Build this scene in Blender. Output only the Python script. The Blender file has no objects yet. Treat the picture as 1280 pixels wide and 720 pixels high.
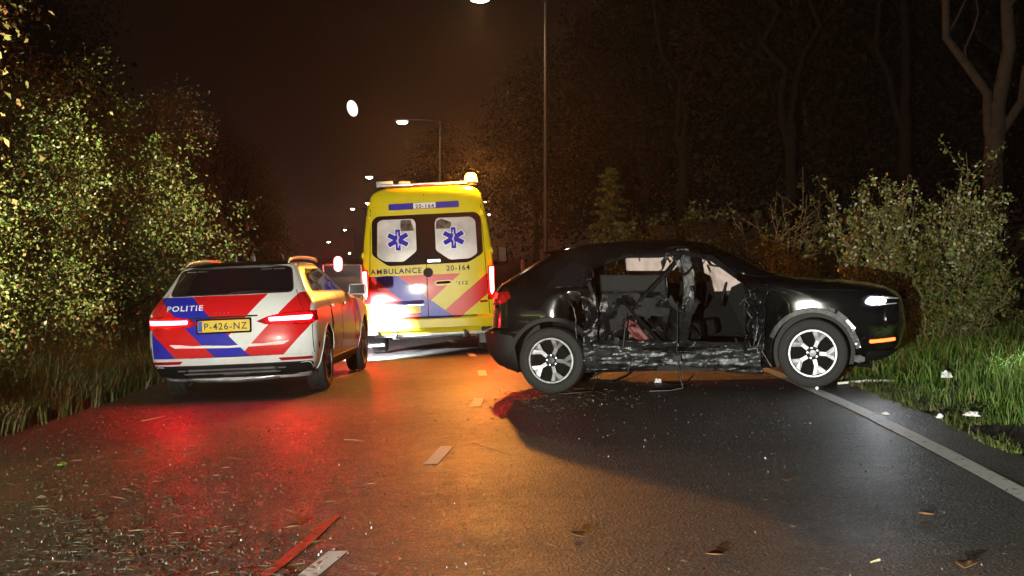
import bpy, bmesh, math, random
import numpy as np
from mathutils import Vector, Matrix, noise as mnoise

R = math.radians
random.seed(7)
scene = bpy.context.scene
COL = scene.collection

# ------------------------------------------------------------------ camera, sky, exposure
cam_d = bpy.data.cameras.new('camera')
cam = bpy.data.objects.new('camera', cam_d); COL.objects.link(cam)
cam_d.sensor_width = 36.0; cam_d.lens = 50.0
cam_d.clip_start = 0.05; cam_d.clip_end = 8000
HC = 1.45
cam.location = (0, 0, HC)
cam.rotation_euler = (R(90 - 1.353), 0, 0)
scene.camera = cam
FPX, CX, HY = 1778.0, 640.0, 318.0      # focal length, centre column and horizon row in photo pixels

world = bpy.data.worlds.new('World'); scene.world = world; world.use_nodes = True
wn = world.node_tree.nodes; wl = world.node_tree.links
wn.clear()
wo = wn.new('ShaderNodeOutputWorld'); wb = wn.new('ShaderNodeBackground')
wtc = wn.new('ShaderNodeTexCoord'); wsep = wn.new('ShaderNodeSeparateXYZ'); wr = wn.new('ShaderNodeValToRGB')
wl.new(wtc.outputs['Generated'], wsep.inputs[0]); wl.new(wsep.outputs['Z'], wr.inputs[0])
e = wr.color_ramp.elements                       # town glow low in the night sky
e[0].position = 0.0; e[0].color = (0.0060, 0.0022, 0.0009, 1)
e[1].position = 0.45; e[1].color = (0.0016, 0.0009, 0.0006, 1)
wl.new(wr.outputs[0], wb.inputs[0]); wb.inputs[1].default_value = 1.0
wl.new(wb.outputs[0], wo.inputs[0])

sun_d = bpy.data.lights.new('moonlight', 'SUN'); sun_d.energy = 0.012; sun_d.angle = R(0.5); sun_d.color = (0.8, 0.88, 1.0)
sun = bpy.data.objects.new('moonlight', sun_d); COL.objects.link(sun)
sun.rotation_euler = Vector((0.11, -1.0, -0.1)).normalized().to_track_quat('-Z', 'Y').to_euler()

vs = scene.view_settings
vs.view_transform = 'Standard'; vs.look = 'None'; vs.exposure = 0.0; vs.gamma = 1.0
scene.cycles.use_denoising = True
scene.cycles.max_bounces = 5; scene.cycles.diffuse_bounces = 2; scene.cycles.glossy_bounces = 3
scene.cycles.transmission_bounces = 4; scene.cycles.volume_bounces = 0; scene.cycles.transparent_max_bounces = 6
scene.cycles.sample_clamp_indirect = 4.0
scene.cycles.sample_clamp_direct = 0.0
scene.cycles.caustics_reflective = False; scene.cycles.caustics_refractive = False

# ------------------------------------------------------------------ shader helpers
class X:
    """one socket of a node tree with arithmetic"""
    def __init__(s, nt, sock): s.nt, s.s = nt, sock
    def _m(s, op, *o):
        n = s.nt.nodes.new('ShaderNodeMath'); n.operation = op
        for i, v in enumerate((s,) + o):
            if isinstance(v, X): s.nt.links.new(v.s, n.inputs[i])
            else: n.inputs[i].default_value = v
        return X(s.nt, n.outputs[0])
    def __add__(s, o): return s._m('ADD', o)
    def __sub__(s, o): return s._m('SUBTRACT', o)
    def __mul__(s, o): return s._m('MULTIPLY', o)
    def __gt__(s, o): return s._m('GREATER_THAN', o)
    def __lt__(s, o): return s._m('LESS_THAN', o)
    def abs(s): return s._m('ABSOLUTE')

def mat_base(name):
    m = bpy.data.materials.new(name); m.use_nodes = True
    return m, m.node_tree, m.node_tree.nodes['Principled BSDF']

def coords(nt):
    t = nt.nodes.new('ShaderNodeTexCoord'); s = nt.nodes.new('ShaderNodeSeparateXYZ')
    nt.links.new(t.outputs['Object'], s.inputs[0])
    return t, X(nt, s.outputs[0]), X(nt, s.outputs[1]), X(nt, s.outputs[2])

def noise_node(nt, scale, detail=4, rough=0.6, vec=None):
    n = nt.nodes.new('ShaderNodeTexNoise'); n.inputs['Scale'].default_value = scale
    n.inputs['Detail'].default_value = detail; n.inputs['Roughness'].default_value = rough
    if vec is not None: nt.links.new(vec, n.inputs['Vector'])
    return n

def ramp(nt, fac, stops, interp='LINEAR'):
    r = nt.nodes.new('ShaderNodeValToRGB'); r.color_ramp.interpolation = interp
    el = r.color_ramp.elements
    while len(el) < len(stops): el.new(0.5)
    for q, (p, c) in zip(el, stops): q.position = p; q.color = (*c, 1)
    nt.links.new(fac, r.inputs[0]); return r.outputs[0]

def mixc(nt, fac, a, b):
    n = nt.nodes.new('ShaderNodeMix'); n.data_type = 'RGBA'
    if isinstance(fac, X): nt.links.new(fac.s, n.inputs[0])
    elif isinstance(fac, (int, float)): n.inputs[0].default_value = fac
    else: nt.links.new(fac, n.inputs[0])
    for i, v in ((6, a), (7, b)):
        if isinstance(v, tuple): n.inputs[i].default_value = (*v, 1)
        else: nt.links.new(v, n.inputs[i])
    return n.outputs[2]

def bump(nt, b, height, strength, dist):
    n = nt.nodes.new('ShaderNodeBump'); n.inputs['Strength'].default_value = strength; n.inputs['Distance'].default_value = dist
    nt.links.new(height, n.inputs['Height']); nt.links.new(n.outputs[0], b.inputs['Normal'])

def simple(name, col, rough=0.5, metal=0.0, coat=0.0, spec=0.5, vary=0.15, scale=9.0, bmp=0.0, bscale=60):
    m, nt, b = mat_base(name)
    t = nt.nodes.new('ShaderNodeTexCoord')
    n = noise_node(nt, scale, 4, 0.6, t.outputs['Object'])
    lo = tuple(c * (1 - vary) for c in col); hi = tuple(min(1, c * (1 + vary)) for c in col)
    nt.links.new(ramp(nt, n.outputs[0], [(0.3, lo), (0.7, hi)]), b.inputs['Base Color'])
    rr = X(nt, n.outputs[0]) * (0.25 * rough) + rough * 0.87
    nt.links.new(rr.s, b.inputs['Roughness'])
    b.inputs['Metallic'].default_value = metal; b.inputs['Coat Weight'].default_value = coat
    b.inputs['Specular IOR Level'].default_value = spec
    if bmp:
        n2 = noise_node(nt, bscale, 5, 0.65, t.outputs['Object']); bump(nt, b, n2.outputs[0], bmp, 0.02)
    return m

def emit(name, col, strength):
    m, nt, b = mat_base(name)
    b.inputs['Base Color'].default_value = (0.6, 0.6, 0.6, 1) if max(col) == min(col) else (*[min(1, c) for c in col], 1)
    b.inputs['Emission Color'].default_value = (*col, 1); b.inputs['Emission Strength'].default_value = strength
    return m

def island_mat(name, stops, rough=0.5, spec=0.4, transl=0.0, tint_scale=None):
    m, nt, b = mat_base(name)
    g = nt.nodes.new('ShaderNodeNewGeometry')
    c = ramp(nt, g.outputs['Random Per Island'], stops)
    if tint_scale:
        t = nt.nodes.new('ShaderNodeTexCoord'); n = noise_node(nt, tint_scale, 3, 0.6, t.outputs['Object'])
        c = mixc(nt, ramp(nt, n.outputs[0], [(0.42, (0, 0, 0)), (0.70, (0.40, 0.40, 0.40))]), c, (0.12, 0.085, 0.02))
    nt.links.new(c, b.inputs['Base Color'])
    b.inputs['Roughness'].default_value = rough; b.inputs['Specular IOR Level'].default_value = spec
    if transl:
        tr = nt.nodes.new('ShaderNodeBsdfTranslucent'); nt.links.new(c, tr.inputs[0])
        mx = nt.nodes.new('ShaderNodeMixShader'); mx.inputs[0].default_value = transl
        nt.links.new(b.outputs[0], mx.inputs[1]); nt.links.new(tr.outputs[0], mx.inputs[2])
        nt.links.new(mx.outputs[0], nt.nodes['Material Output'].inputs[0])
    return m

# ------------------------------------------------------------------ mesh helpers
def sm(a, b, v):
    t = min(1, max(0, (v - a) / (b - a))); return t * t * (3 - 2 * t)

class MB:
    def __init__(s): s.v, s.f = [], []
    def add(s, vs, fs):
        o = len(s.v); s.v += [tuple(p) for p in vs]; s.f += [tuple(i + o for i in f) for f in fs]; return s
    def box(s, c, h, rot=None, bev=0.0):
        b = min(bev, min(h) * 0.9)
        vs = []
        if b <= 0:
            vs = [Vector((sx * h[0], sy * h[1], sz * h[2])) for sx in (-1, 1) for sy in (-1, 1) for sz in (-1, 1)]
            fs = [(0, 1, 3, 2), (4, 6, 7, 5), (0, 4, 5, 1), (2, 3, 7, 6), (0, 2, 6, 4), (1, 5, 7, 3)]
        else:
            bm = bmesh.new(); bmesh.ops.create_cube(bm, size=2.0)
            for v in bm.verts: v.co = Vector((v.co.x * h[0], v.co.y * h[1], v.co.z * h[2]))
            bmesh.ops.bevel(bm, geom=bm.edges[:], offset=b, segments=2, affect='EDGES', profile=0.6)
            bm.verts.ensure_lookup_table(); vs = [v.co.copy() for v in bm.verts]
            bm.verts.index_update(); fs = [tuple(v.index for v in f.verts) for f in bm.faces]; bm.free()
        M = rot if rot is not None else Matrix.Identity(3)
        return s.add([M @ p + Vector(c) for p in vs], fs)
    def tube(s, pts, rads, n=8, cap=True):
        pts = [Vector(p) for p in pts]
        if not isinstance(rads, (list, tuple)): rads = [rads] * len(pts)
        rings = []; up = None
        for i, p in enumerate(pts):
            d = (pts[min(i + 1, len(pts) - 1)] - pts[max(i - 1, 0)])
            d = d.normalized() if d.length > 1e-9 else Vector((0, 0, 1))
            if up is None: up = Vector((0, 0, 1)) if abs(d.z) < 0.9 else Vector((1, 0, 0))
            a = d.cross(up).normalized(); b = a.cross(d).normalized(); up = b
            rings.append([p + (a * math.cos(2 * math.pi * k / n) + b * math.sin(2 * math.pi * k / n)) * rads[i] for k in range(n)])
        vs = [q for r in rings for q in r]
        fs = [(i * n + k, i * n + (k + 1) % n, (i + 1) * n + (k + 1) % n, (i + 1) * n + k) for i in range(len(pts) - 1) for k in range(n)]
        if cap: fs += [tuple(range(n - 1, -1, -1)), tuple((len(pts) - 1) * n + k for k in range(n))]
        return s.add(vs, fs)
    def lathe_x(s, prof, n=40, c=(0, 0, 0), closed=False):
        """profile of (x, radius) turned round the X axis"""
        m = len(prof); vs = []
        for k in range(n):
            a = 2 * math.pi * k / n
            for (x, r) in prof: vs.append((c[0] + x, c[1] + r * math.cos(a), c[2] + r * math.sin(a)))
        fs = []
        for k in range(n):
            k2 = (k + 1) % n
            for j in range(m if closed else m - 1):
                j2 = (j + 1) % m
                fs.append((k * m + j, k * m + j2, k2 * m + j2, k2 * m + j))
        return s.add(vs, fs)
    def prism(s, poly, lo, hi, axis='x'):
        """polygon in the two other axes, extruded along axis"""
        n = len(poly)
        mk = {'x': lambda p, t: (t, p[0], p[1]), 'y': lambda p, t: (p[0], t, p[1]), 'z': lambda p, t: (p[0], p[1], t)}[axis]
        vs = [mk(p, lo) for p in poly] + [mk(p, hi) for p in poly]
        fs = [tuple(range(n)), tuple(range(2 * n - 1, n - 1, -1))] + [(i, i + n, (i + 1) % n + n, (i + 1) % n) for i in range(n)]
        return s.add(vs, fs)
    def mesh(s, name='m', smooth=None):
        me = bpy.data.meshes.new(name); me.from_pydata(s.v, [], s.f); me.validate(); fix_normals(me)
        if smooth is not None: shade(me, smooth)
        return me

def fix_normals(me):
    bm = bmesh.new(); bm.from_mesh(me); bmesh.ops.recalc_face_normals(bm, faces=bm.faces[:]); bm.to_mesh(me); bm.free()

def shade(me, ang):
    me.polygons.foreach_set('use_smooth', [True] * len(me.polygons))
    me.set_sharp_from_angle(angle=R(ang))

def obj(name, me, mat=None, parent=None, smooth=None):
    if isinstance(me, MB): me = me.mesh(name, smooth)
    o = bpy.data.objects.new(name, me); COL.objects.link(o)
    if mat is not None and not me.materials: me.materials.append(mat)
    if parent is not None: o.parent = parent
    return o

def tag(o, label=None, cat=None, group=None, kind=None):
    if label: o['label'] = label
    if cat: o['category'] = cat
    if group: o['group'] = group
    if kind: o['kind'] = kind
    return o

def empty(name, loc=(0, 0, 0), rot=(0, 0, 0)):
    o = bpy.data.objects.new(name, None); COL.objects.link(o); o.location = loc; o.rotation_euler = rot
    o.empty_display_size = 0.2; return o

def np_mesh(name, verts, faces_flat, sizes):
    me = bpy.data.meshes.new(name)
    nv = len(verts); me.vertices.add(nv); me.vertices.foreach_set('co', np.asarray(verts, dtype=np.float32).ravel())
    me.loops.add(len(faces_flat)); me.loops.foreach_set('vertex_index', np.asarray(faces_flat, dtype=np.int32))
    me.polygons.add(len(sizes)); st = np.concatenate([[0], np.cumsum(sizes)[:-1]]).astype(np.int32)
    me.polygons.foreach_set('loop_start', st)
    me.update(calc_edges=True); me.validate(); return me

def lamp(name, kind, loc, energy, col, parent=None, radius=0.05, direction=None, angle=60, blend=0.5):
    d = bpy.data.lights.new(name, kind); d.energy = energy; d.color = col; d.shadow_soft_size = radius
    if kind == 'SPOT': d.spot_size = R(angle); d.spot_blend = blend
    o = bpy.data.objects.new(name, d); COL.objects.link(o); o.location = loc
    if direction is not None: o.rotation_euler = Vector(direction).normalized().to_track_quat('-Z', 'Y').to_euler()
    if parent is not None: o.parent = parent
    return o

# ------------------------------------------------------------------ ground shape
def xc(y):                      # centre line of the road: a left-hand bend running out straight
    if y < 24: return -0.42 - 0.0075 * (y - 15.5) ** 2
    return -0.962 - 0.1275 * (y - 24)
def xr(y):                      # right-hand edge line
    return 2.95 - 0.0035 * (y - 14) ** 2 if y < 14 else 2.95 + (xc(y) - xc(14))
def xl(y): return xc(y) - 4.15  # left-hand edge of the asphalt
def gz(x, y):
    bank = 0.045 * (1 - sm(20, 48, y))
    d = -0.006 * max(0, min(y, 90) - 12)
    z = bank * min(4.6, max(-5.6, x)) + d
    o = xl(y) - x            # shallow ditch along the left edge
    z += -0.50 * sm(0.25, 1.3, o) + 0.42 * sm(1.8, 3.6, o) + 0.06 * sm(0.6, 2.2, x - xr(y) - 0.4)
    return z
def G(px, py):                  # photo pixel -> point on the ground
    y = 10.0
    for _ in range(30):
        x = (px - CX) * y / FPX
        y = FPX * (HC - gz(x, y)) / max(1.0, (py - HY))
    return x, y

# ------------------------------------------------------------------ materials
def asphalt_mat():
    m, nt, b = mat_base('asphalt')
    t = nt.nodes.new('ShaderNodeTexCoord'); o = t.outputs['Object']
    fine = noise_node(nt, 70, 4, 0.8, o); big = noise_node(nt, 0.55, 5, 0.6, o); mid = noise_node(nt, 6, 5, 0.7, o)
    vor = nt.nodes.new('ShaderNodeTexVoronoi'); vor.inputs['Scale'].default_value = 54; nt.links.new(o, vor.inputs['Vector'])
    base = ramp(nt, fine.outputs[0], [(0.34, (0.012, 0.0115, 0.011)), (0.5, (0.042, 0.041, 0.040)), (0.64, (0.16, 0.158, 0.154))])
    dirt = mixc(nt, ramp(nt, big.outputs[0], [(0.40, (0, 0, 0)), (0.72, (0.45, 0.45, 0.45))]), base, (0.042, 0.038, 0.034))
    stones = mixc(nt, ramp(nt, vor.outputs['Color'], [(0.0, (0, 0, 0)), (0.80, (0.6, 0.6, 0.6))], 'CONSTANT'), dirt, (0.17, 0.165, 0.155))
    nt.links.new(stones, b.inputs['Base Color'])
    rr = X(nt, mid.outputs[0]) * 0.30 + X(nt, big.outputs[0]) * 0.24 + 0.20
    nt.links.new(rr.s, b.inputs['Roughness'])
    b.inputs['Specular IOR Level'].default_value = 0.55
    h = X(nt, vor.outputs['Distance']) * 0.8 + X(nt, fine.outputs[0]) * 0.7
    bump(nt, b, h.s, 1.0, 0.022)
    return m

def soil_mat():
    m, nt, b = mat_base('soil')
    t = nt.nodes.new('ShaderNodeTexCoord'); o = t.outputs['Object']
    n = noise_node(nt, 2.5, 6, 0.7, o); n2 = noise_node(nt, 40, 4, 0.7, o)
    nt.links.new(ramp(nt, n.outputs[0], [(0.3, (0.022, 0.018, 0.012)), (0.55, (0.040, 0.036, 0.018)), (0.75, (0.07, 0.055, 0.032))]), b.inputs['Base Color'])
    b.inputs['Roughness'].default_value = 0.95; bump(nt, b, n2.outputs[0], 0.7, 0.04); return m

def paint_line_mat(name, col=(0.72, 0.71, 0.68), wear=0.5):
    m, nt, b = mat_base(name)
    t = nt.nodes.new('ShaderNodeTexCoord'); o = t.outputs['Object']
    n = noise_node(nt, 14, 6, 0.75, o); f = noise_node(nt, 90, 3, 0.7, o)
    c = mixc(nt, ramp(nt, n.outputs[0], [(wear, (0, 0, 0)), (wear + 0.13, (0.9, 0.9, 0.9))]), col, (0.06, 0.058, 0.055))
    nt.links.new(c, b.inputs['Base Color']); b.inputs['Roughness'].default_value = 0.55
    bump(nt, b, f.outputs[0], 0.35, 0.008); return m

M = {}
M['asphalt'] = asphalt_mat(); M['soil'] = soil_mat()
M['line'] = paint_line_mat('road_paint', (0.84, 0.84, 0.82), 0.60); M['worn_line'] = paint_line_mat('worn_road_paint', (0.78, 0.78, 0.76), 0.56)
M['red_mark'] = paint_line_mat('red_road_mark', (0.80, 0.05, 0.03), 0.53)
M['rubber'] = simple('tyre_rubber', (0.011, 0.011, 0.011), 0.75, vary=0.3, bmp=0.3, bscale=90)
M['black_plastic'] = simple('black_plastic', (0.007, 0.007, 0.008), 0.6, spec=0.3, vary=0.3, bmp=0.15, bscale=200)
M['seal'] = simple('rubber_seal', (0.01, 0.01, 0.01), 0.5)
M['gap'] = simple('panel_gap', (0.008, 0.008, 0.008), 0.9, spec=0.1)
M['dark_glass'] = simple('dark_glass', (0.008, 0.008, 0.010), 0.05, spec=0.6, vary=0.1)
M['alloy'] = simple('alloy', (0.50, 0.50, 0.52), 0.28, metal=0.9, vary=0.06)
M['machined'] = simple('machined_alloy', (0.19, 0.19, 0.205), 0.42, metal=0.8, vary=0.45, scale=14)
M['dark_alloy'] = simple('dark_alloy', (0.04, 0.04, 0.045), 0.35, metal=0.5)
M['chrome'] = simple('chrome', (0.75, 0.75, 0.77), 0.12, metal=1.0, vary=0.04)
M['silver'] = simple('silver_trim', (0.45, 0.45, 0.47), 0.3, metal=0.8)
M['steel'] = simple('steel', (0.30, 0.30, 0.31), 0.4, metal=0.8, vary=0.3)
M['galv'] = simple('galvanised', (0.25, 0.25, 0.25), 0.5, metal=0.4)
M['white_paint'] = simple('white_paint', (0.78, 0.78, 0.78), 0.25, coat=0.6, vary=0.03)
M['tail_red'] = simple('red_lens', (0.30, 0.006, 0.008), 0.12, coat=0.8, vary=0.1)
M['orange_lens'] = simple('orange_lens', (0.55, 0.16, 0.02), 0.15)
M['clear_lens'] = simple('clear_lens', (0.5, 0.5, 0.52), 0.08)
M['plate'] = simple('number_plate_yellow', (0.72, 0.50, 0.03), 0.4, vary=0.05)
M['plate_blue'] = simple('plate_blue', (0.03, 0.08, 0.45), 0.4)
M['ink'] = simple('black_ink', (0.012, 0.012, 0.014), 0.5)
M['blue_print'] = simple('blue_print', (0.02, 0.022, 0.36), 0.6, vary=0.05, spec=0.15)
M['white_print'] = simple('white_print', (0.8, 0.8, 0.8), 0.4, vary=0.04)
M['navy_print'] = simple('navy_print', (0.012, 0.016, 0.09), 0.6, spec=0.15)
M['bark'] = simple('bark', (0.026, 0.018, 0.012), 0.95, spec=0.2, vary=0.4, scale=7, bmp=0.9, bscale=22)
M['twig'] = simple('twig', (0.11, 0.085, 0.05), 0.85, vary=0.35)
M['dull_pole'] = simple('lamp_pole', (0.012, 0.0115, 0.011), 0.55, metal=0.3)

# ------------------------------------------------------------------ setting: ground, road, markings
def build_ground():
    xs = sorted(set([-600, -350, -200, -120, -80, -55] + [round(-40 + 1.0 * i, 2) for i in range(26)] + [round(-14 + 0.4 * i, 2) for i in range(71)] + [round(15 + 1.5 * i, 2) for i in range(18)] + [55, 80, 120, 200, 350, 600]))
    ys = sorted(set([-60, -40, -30] + [round(-24 + 1.5 * i, 2) for i in range(16)] + [round(0.5 * i, 2) for i in range(100)] + [round(50 + 3 * i, 2) for i in range(40)] + [180, 200, 230, 260, 300, 400, 600, 900]))
    rnd = random.Random(2)
    vs = []
    for y in ys:
        for x in xs:
            z = gz(x, y)
            inside = min(x - xl(y), xr(y) + 0.55 - x)
            z -= 0.012 + 0.06 * sm(0.0, 0.5, inside)
            if inside < -0.4: z += 0.05 * (mnoise.noise(Vector((x * 0.6, y * 0.6, 1.3))))
            if x < xl(y) - 4: z += 0.03 * min(20, (xl(y) - 4 - x)) * 0.3
            vs.append((x, y, z))
    nx = len(xs)
    fs = [(j * nx + i, j * nx + i + 1, (j + 1) * nx + i + 1, (j + 1) * nx + i) for j in range(len(ys) - 1) for i in range(nx - 1)]
    me = bpy.data.meshes.new('ground'); me.from_pydata(vs, [], fs); shade(me, 180)
    tag(obj('ground', me, M['soil']), kind='structure')

def road_right(y): return xr(y) + 0.45 + 0.10 * mnoise.noise(Vector((y * 0.55, 3.1, 0))) + 0.05 * mnoise.noise(Vector((y * 2.3, 8.1, 0)))
def road_left(y): return xl(y) - 0.05 + 0.10 * mnoise.noise(Vector((y * 0.6, 13.1, 0)))
def build_road():
    ys = [-24 + 1.5 * i for i in range(16)] + [0.3 * i for i in range(140)] + [42 + 2 * i for i in range(110)]
    n = 29; vs = []; fs = []
    for y in ys:
        a, b = road_left(y), road_right(y)
        vs.append((a, y, gz(a, y) - 0.06))
        for k in range(n):
            x = a + (b - a) * k / (n - 1); vs.append((x, y, gz(x, y) + 0.004 * mnoise.noise(Vector((x * 0.5, y * 0.3, 5)))))
        vs.append((b, y, gz(b, y) - 0.06))
    w = n + 2
    for j in range(len(ys) - 1):
        for i in range(w - 1): fs.append((j * w + i, j * w + i + 1, (j + 1) * w + i + 1, (j + 1) * w + i))
    me = bpy.data.meshes.new('road'); me.from_pydata(vs, [], fs); shade(me, 30)
    return tag(obj('road', me, M['asphalt']), kind='structure')

def strip(name, path, width, mat, parent, lift=0.005, seg=0.12):
    """flat painted strip along a path of (x, y)"""
    pts = [Vector(p) for p in path]; out = []
    for a, b in zip(pts[:-1], pts[1:]):
        k = max(1, int((b - a).length / seg)); out += [a + (b - a) * (i / k) for i in range(k)]
    out.append(pts[-1]); vs = []; fs = []
    for i, p in enumerate(out):
        d = (out[min(i + 1, len(out) - 1)] - out[max(i - 1, 0)]).normalized(); nrm = Vector((d.y, -d.x))
        w = width(i / (len(out) - 1)) if callable(width) else width
        for s in (-1, -0.33, 0.33, 1):
            q = p + nrm * (w / 2) * s + nrm * 0.008 * mnoise.noise(Vector((p.x * 7, p.y * 7, s)))
            vs.append((q.x, q.y, gz(q.x, q.y) + lift))
    for i in range(len(out) - 1):
        for k in range(3): fs.append((i * 4 + k, i * 4 + k + 1, i * 4 + k + 5, i * 4 + k + 4))
    me = bpy.data.meshes.new(name); me.from_pydata(vs, [], fs)
    return obj(name, me, mat, parent)

build_ground()
road = build_road()
for k in range(-2, 16):
    y0 = 6.05 + 3.78 * k; strip('lane_dash', [(xc(y0 + 0.25 * i) + 0.085, y0 + 0.12 + 0.23 * i) for i in range(5)], 0.105, M['line'], road)
strip('edge_line', [(xr(y), y) for y in [-14 + 0.5 * i for i in range(160)]], 0.13, M['worn_line'], road, seg=0.6)
strip('edge_line', [(xl(y) + 0.25, y) for y in [26 + 0.5 * i for i in range(100)]], 0.12, M['worn_line'], road, seg=0.6)
def px_path(pts): return [G(*p) for p in pts]
strip('red_streak', px_path([(325, 728), (352, 706), (378, 684), (400, 664), (414, 652), (424, 645)]), lambda t: 0.058 * (0.7 + 0.5 * math.sin(math.pi * t)), M['red_mark'], road, lift=0.007)

# ------------------------------------------------------------------ vehicle shells
def pchip(zs, ys):
    zs = np.array(zs, float); ys = np.array(ys, float); h = np.diff(zs); dl = np.diff(ys) / h
    d = np.zeros_like(ys); d[0] = dl[0]; d[-1] = dl[-1]
    for i in range(1, len(ys) - 1):
        if dl[i - 1] * dl[i] > 0:
            w1 = 2 * h[i] + h[i - 1]; w2 = h[i] + 2 * h[i - 1]; d[i] = (w1 + w2) / (w1 / dl[i - 1] + w2 / dl[i])
    def f(z):
        z = min(max(z, zs[0]), zs[-1]); i = min(int(np.searchsorted(zs, z, 'right')) - 1, len(h) - 1); i = max(i, 0)
        t = (z - zs[i]) / h[i]
        return float(ys[i] * (1 + 2 * t) * (1 - t) ** 2 + d[i] * h[i] * t * (1 - t) ** 2 + ys[i + 1] * t * t * (3 - 2 * t) + d[i + 1] * h[i] * t * t * (t - 1))
    return f

class Shell:
    """vehicle body from plan outlines at heights z: rear y, front y, half width; rounded corners as superellipses"""
    def __init__(s, lv, Lr, nr, Lf, nf, shape=None):
        z = [l[0] for l in lv]; s.z0, s.z1 = z[0], z[-1]; s.zs = z
        s.yr, s.yf, s.w = pchip(z, [l[1] for l in lv]), pchip(z, [l[2] for l in lv]), pchip(z, [l[3] for l in lv])
        s.Lr, s.nr, s.Lf, s.nf = Lr, nr, Lf, nf; s.shape = shape or (lambda p: p)
    def lr(s, z): return min(s.Lr, 0.45 * (s.yf(z) - s.yr(z)))
    def lf(s, z): return min(s.Lf, 0.45 * (s.yf(z) - s.yr(z)))
    def rear(s, x, z):
        a = min(abs(x) / s.w(z), 0.9999); return s.shape(Vector((x, s.yr(z) + s.lr(z) * (1 - (1 - a ** s.nr) ** (1 / s.nr)), z)))
    def front(s, x, z):
        a = min(abs(x) / s.w(z), 0.9999); return s.shape(Vector((x, s.yf(z) - s.lf(z) * (1 - (1 - a ** s.nf) ** (1 / s.nf)), z)))
    def side(s, y, z, sg=1):
        r, f, w = s.yr(z), s.yf(z), s.w(z); L, F = s.lr(z), s.lf(z)
        if y < r + L: b = min(1, (r + L - y) / L); x = w * max(0, 1 - b ** s.nr) ** (1 / s.nr)
        elif y > f - F: b = min(1, (y - f + F) / F); x = w * max(0, 1 - b ** s.nf) ** (1 / s.nf)
        else: x = w
        return s.shape(Vector((sg * x, y, z)))
    def ring(s, z, kr, ks, kf):
        r, f, w = s.yr(z), s.yf(z), s.w(z); L, F = s.lr(z), s.lf(z); h = []
        for i in range(kr):
            t = math.pi / 2 * i / kr; h.append((w * math.sin(t) ** (2 / s.nr), r + L * (1 - math.cos(t) ** (2 / s.nr))))
        for i in range(ks): h.append((w, r + L + (f - F - r - L) * i / ks))
        for i in range(kf + 1):
            t = math.pi / 2 * (1 - i / kf); h.append((w * max(0, math.sin(t)) ** (2 / s.nf), f - F * (1 - max(0, math.cos(t)) ** (2 / s.nf))))
        full = [(x, y) for x, y in h] + [(-x, y) for x, y in h[-2:0:-1]]
        return [s.shape(Vector((x, y, z))) for x, y in full]
    def build(s, zs, kr=10, ks=24, kf=10):
        mb = MB(); rings = [s.ring(z, kr, ks, kf) for z in zs]; n = len(rings[0]); vs = [p for r in rings for p in r]
        fs = [(j * n + k, j * n + (k + 1) % n, (j + 1) * n + (k + 1) % n, (j + 1) * n + k) for j in range(len(zs) - 1) for k in range(n)]
        for j, rv in ((0, True), (len(zs) - 1, False)):
            c = sum(rings[j], Vector()) / n; vs.append(c); ci = len(vs) - 1
            for k in range(n):
                f = (j * n + k, j * n + (k + 1) % n, ci); fs.append(f[::-1] if rv else f)
        mb.add(vs, fs); return mb

def round_poly(pts, r, seg=4):
    out = []; n = len(pts)
    for i in range(n):
        p, a, b = Vector(pts[i]), Vector(pts[i - 1]), Vector(pts[(i + 1) % n])
        ua, ub = (a - p), (b - p); rr = min(r, ua.length * 0.45, ub.length * 0.45)
        s0 = p + ua.normalized() * rr; s1 = p + ub.normalized() * rr
        for k in range(seg + 1):
            t = k / seg; out.append((s0 * (1 - t) ** 2 + p * 2 * t * (1 - t) + s1 * t * t))
    return out

def densify(pts, step):
    out = []; n = len(pts)
    for i in range(n):
        a, b = pts[i], pts[(i + 1) % n]; k = max(1, int((b - a).length / step)); out += [a + (b - a) * (j / k) for j in range(k)]
    return out

def patch(f, poly, mat, name, parent, off=0.004, thick=0.02, r=0.02, rings=5, smooth=40, step=0.06, dome=0.0):
    """piece of trim or glass that follows the body surface f(u, v), with rounded outline and real thickness"""
    pl = densify(round_poly(poly, r), step); n = len(pl); c = sum(pl, Vector((0, 0))) / n
    def S(q, o):
        p = f(q.x, q.y); e_ = 0.004; a = f(q.x + e_, q.y) - p; b = f(q.x, q.y + e_) - p; nn = a.cross(b)
        nn = nn.normalized() if nn.length > 1e-12 else Vector((0, -1, 0))
        ref = Vector((p.x, p.y - 2.2, 0)) if True else None
        if nn.dot(ref) < 0: nn = -nn
        return p + nn * o
    vs = [S(q, off - thick) for q in pl]; fs = []
    for k in range(rings):
        t = 1 - k / rings; vs += [S(c + (q - c) * t, off + dome * (1 - t * t)) for q in pl]
    vs.append(S(c, off + dome))
    for k in range(rings):
        for i in range(n): fs.append((k * n + i, k * n + (i + 1) % n, (k + 1) * n + (i + 1) % n, (k + 1) * n + i))
    for i in range(n): fs.append((rings * n + i, rings * n + (i + 1) % n, len(vs) - 1))
    mb = MB(); mb.add(vs, fs); return obj(name, mb, mat, parent, smooth)

def rect(x0, x1, z0, z1): return [(x0, z0), (x1, z0), (x1, z1), (x0, z1)]

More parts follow.
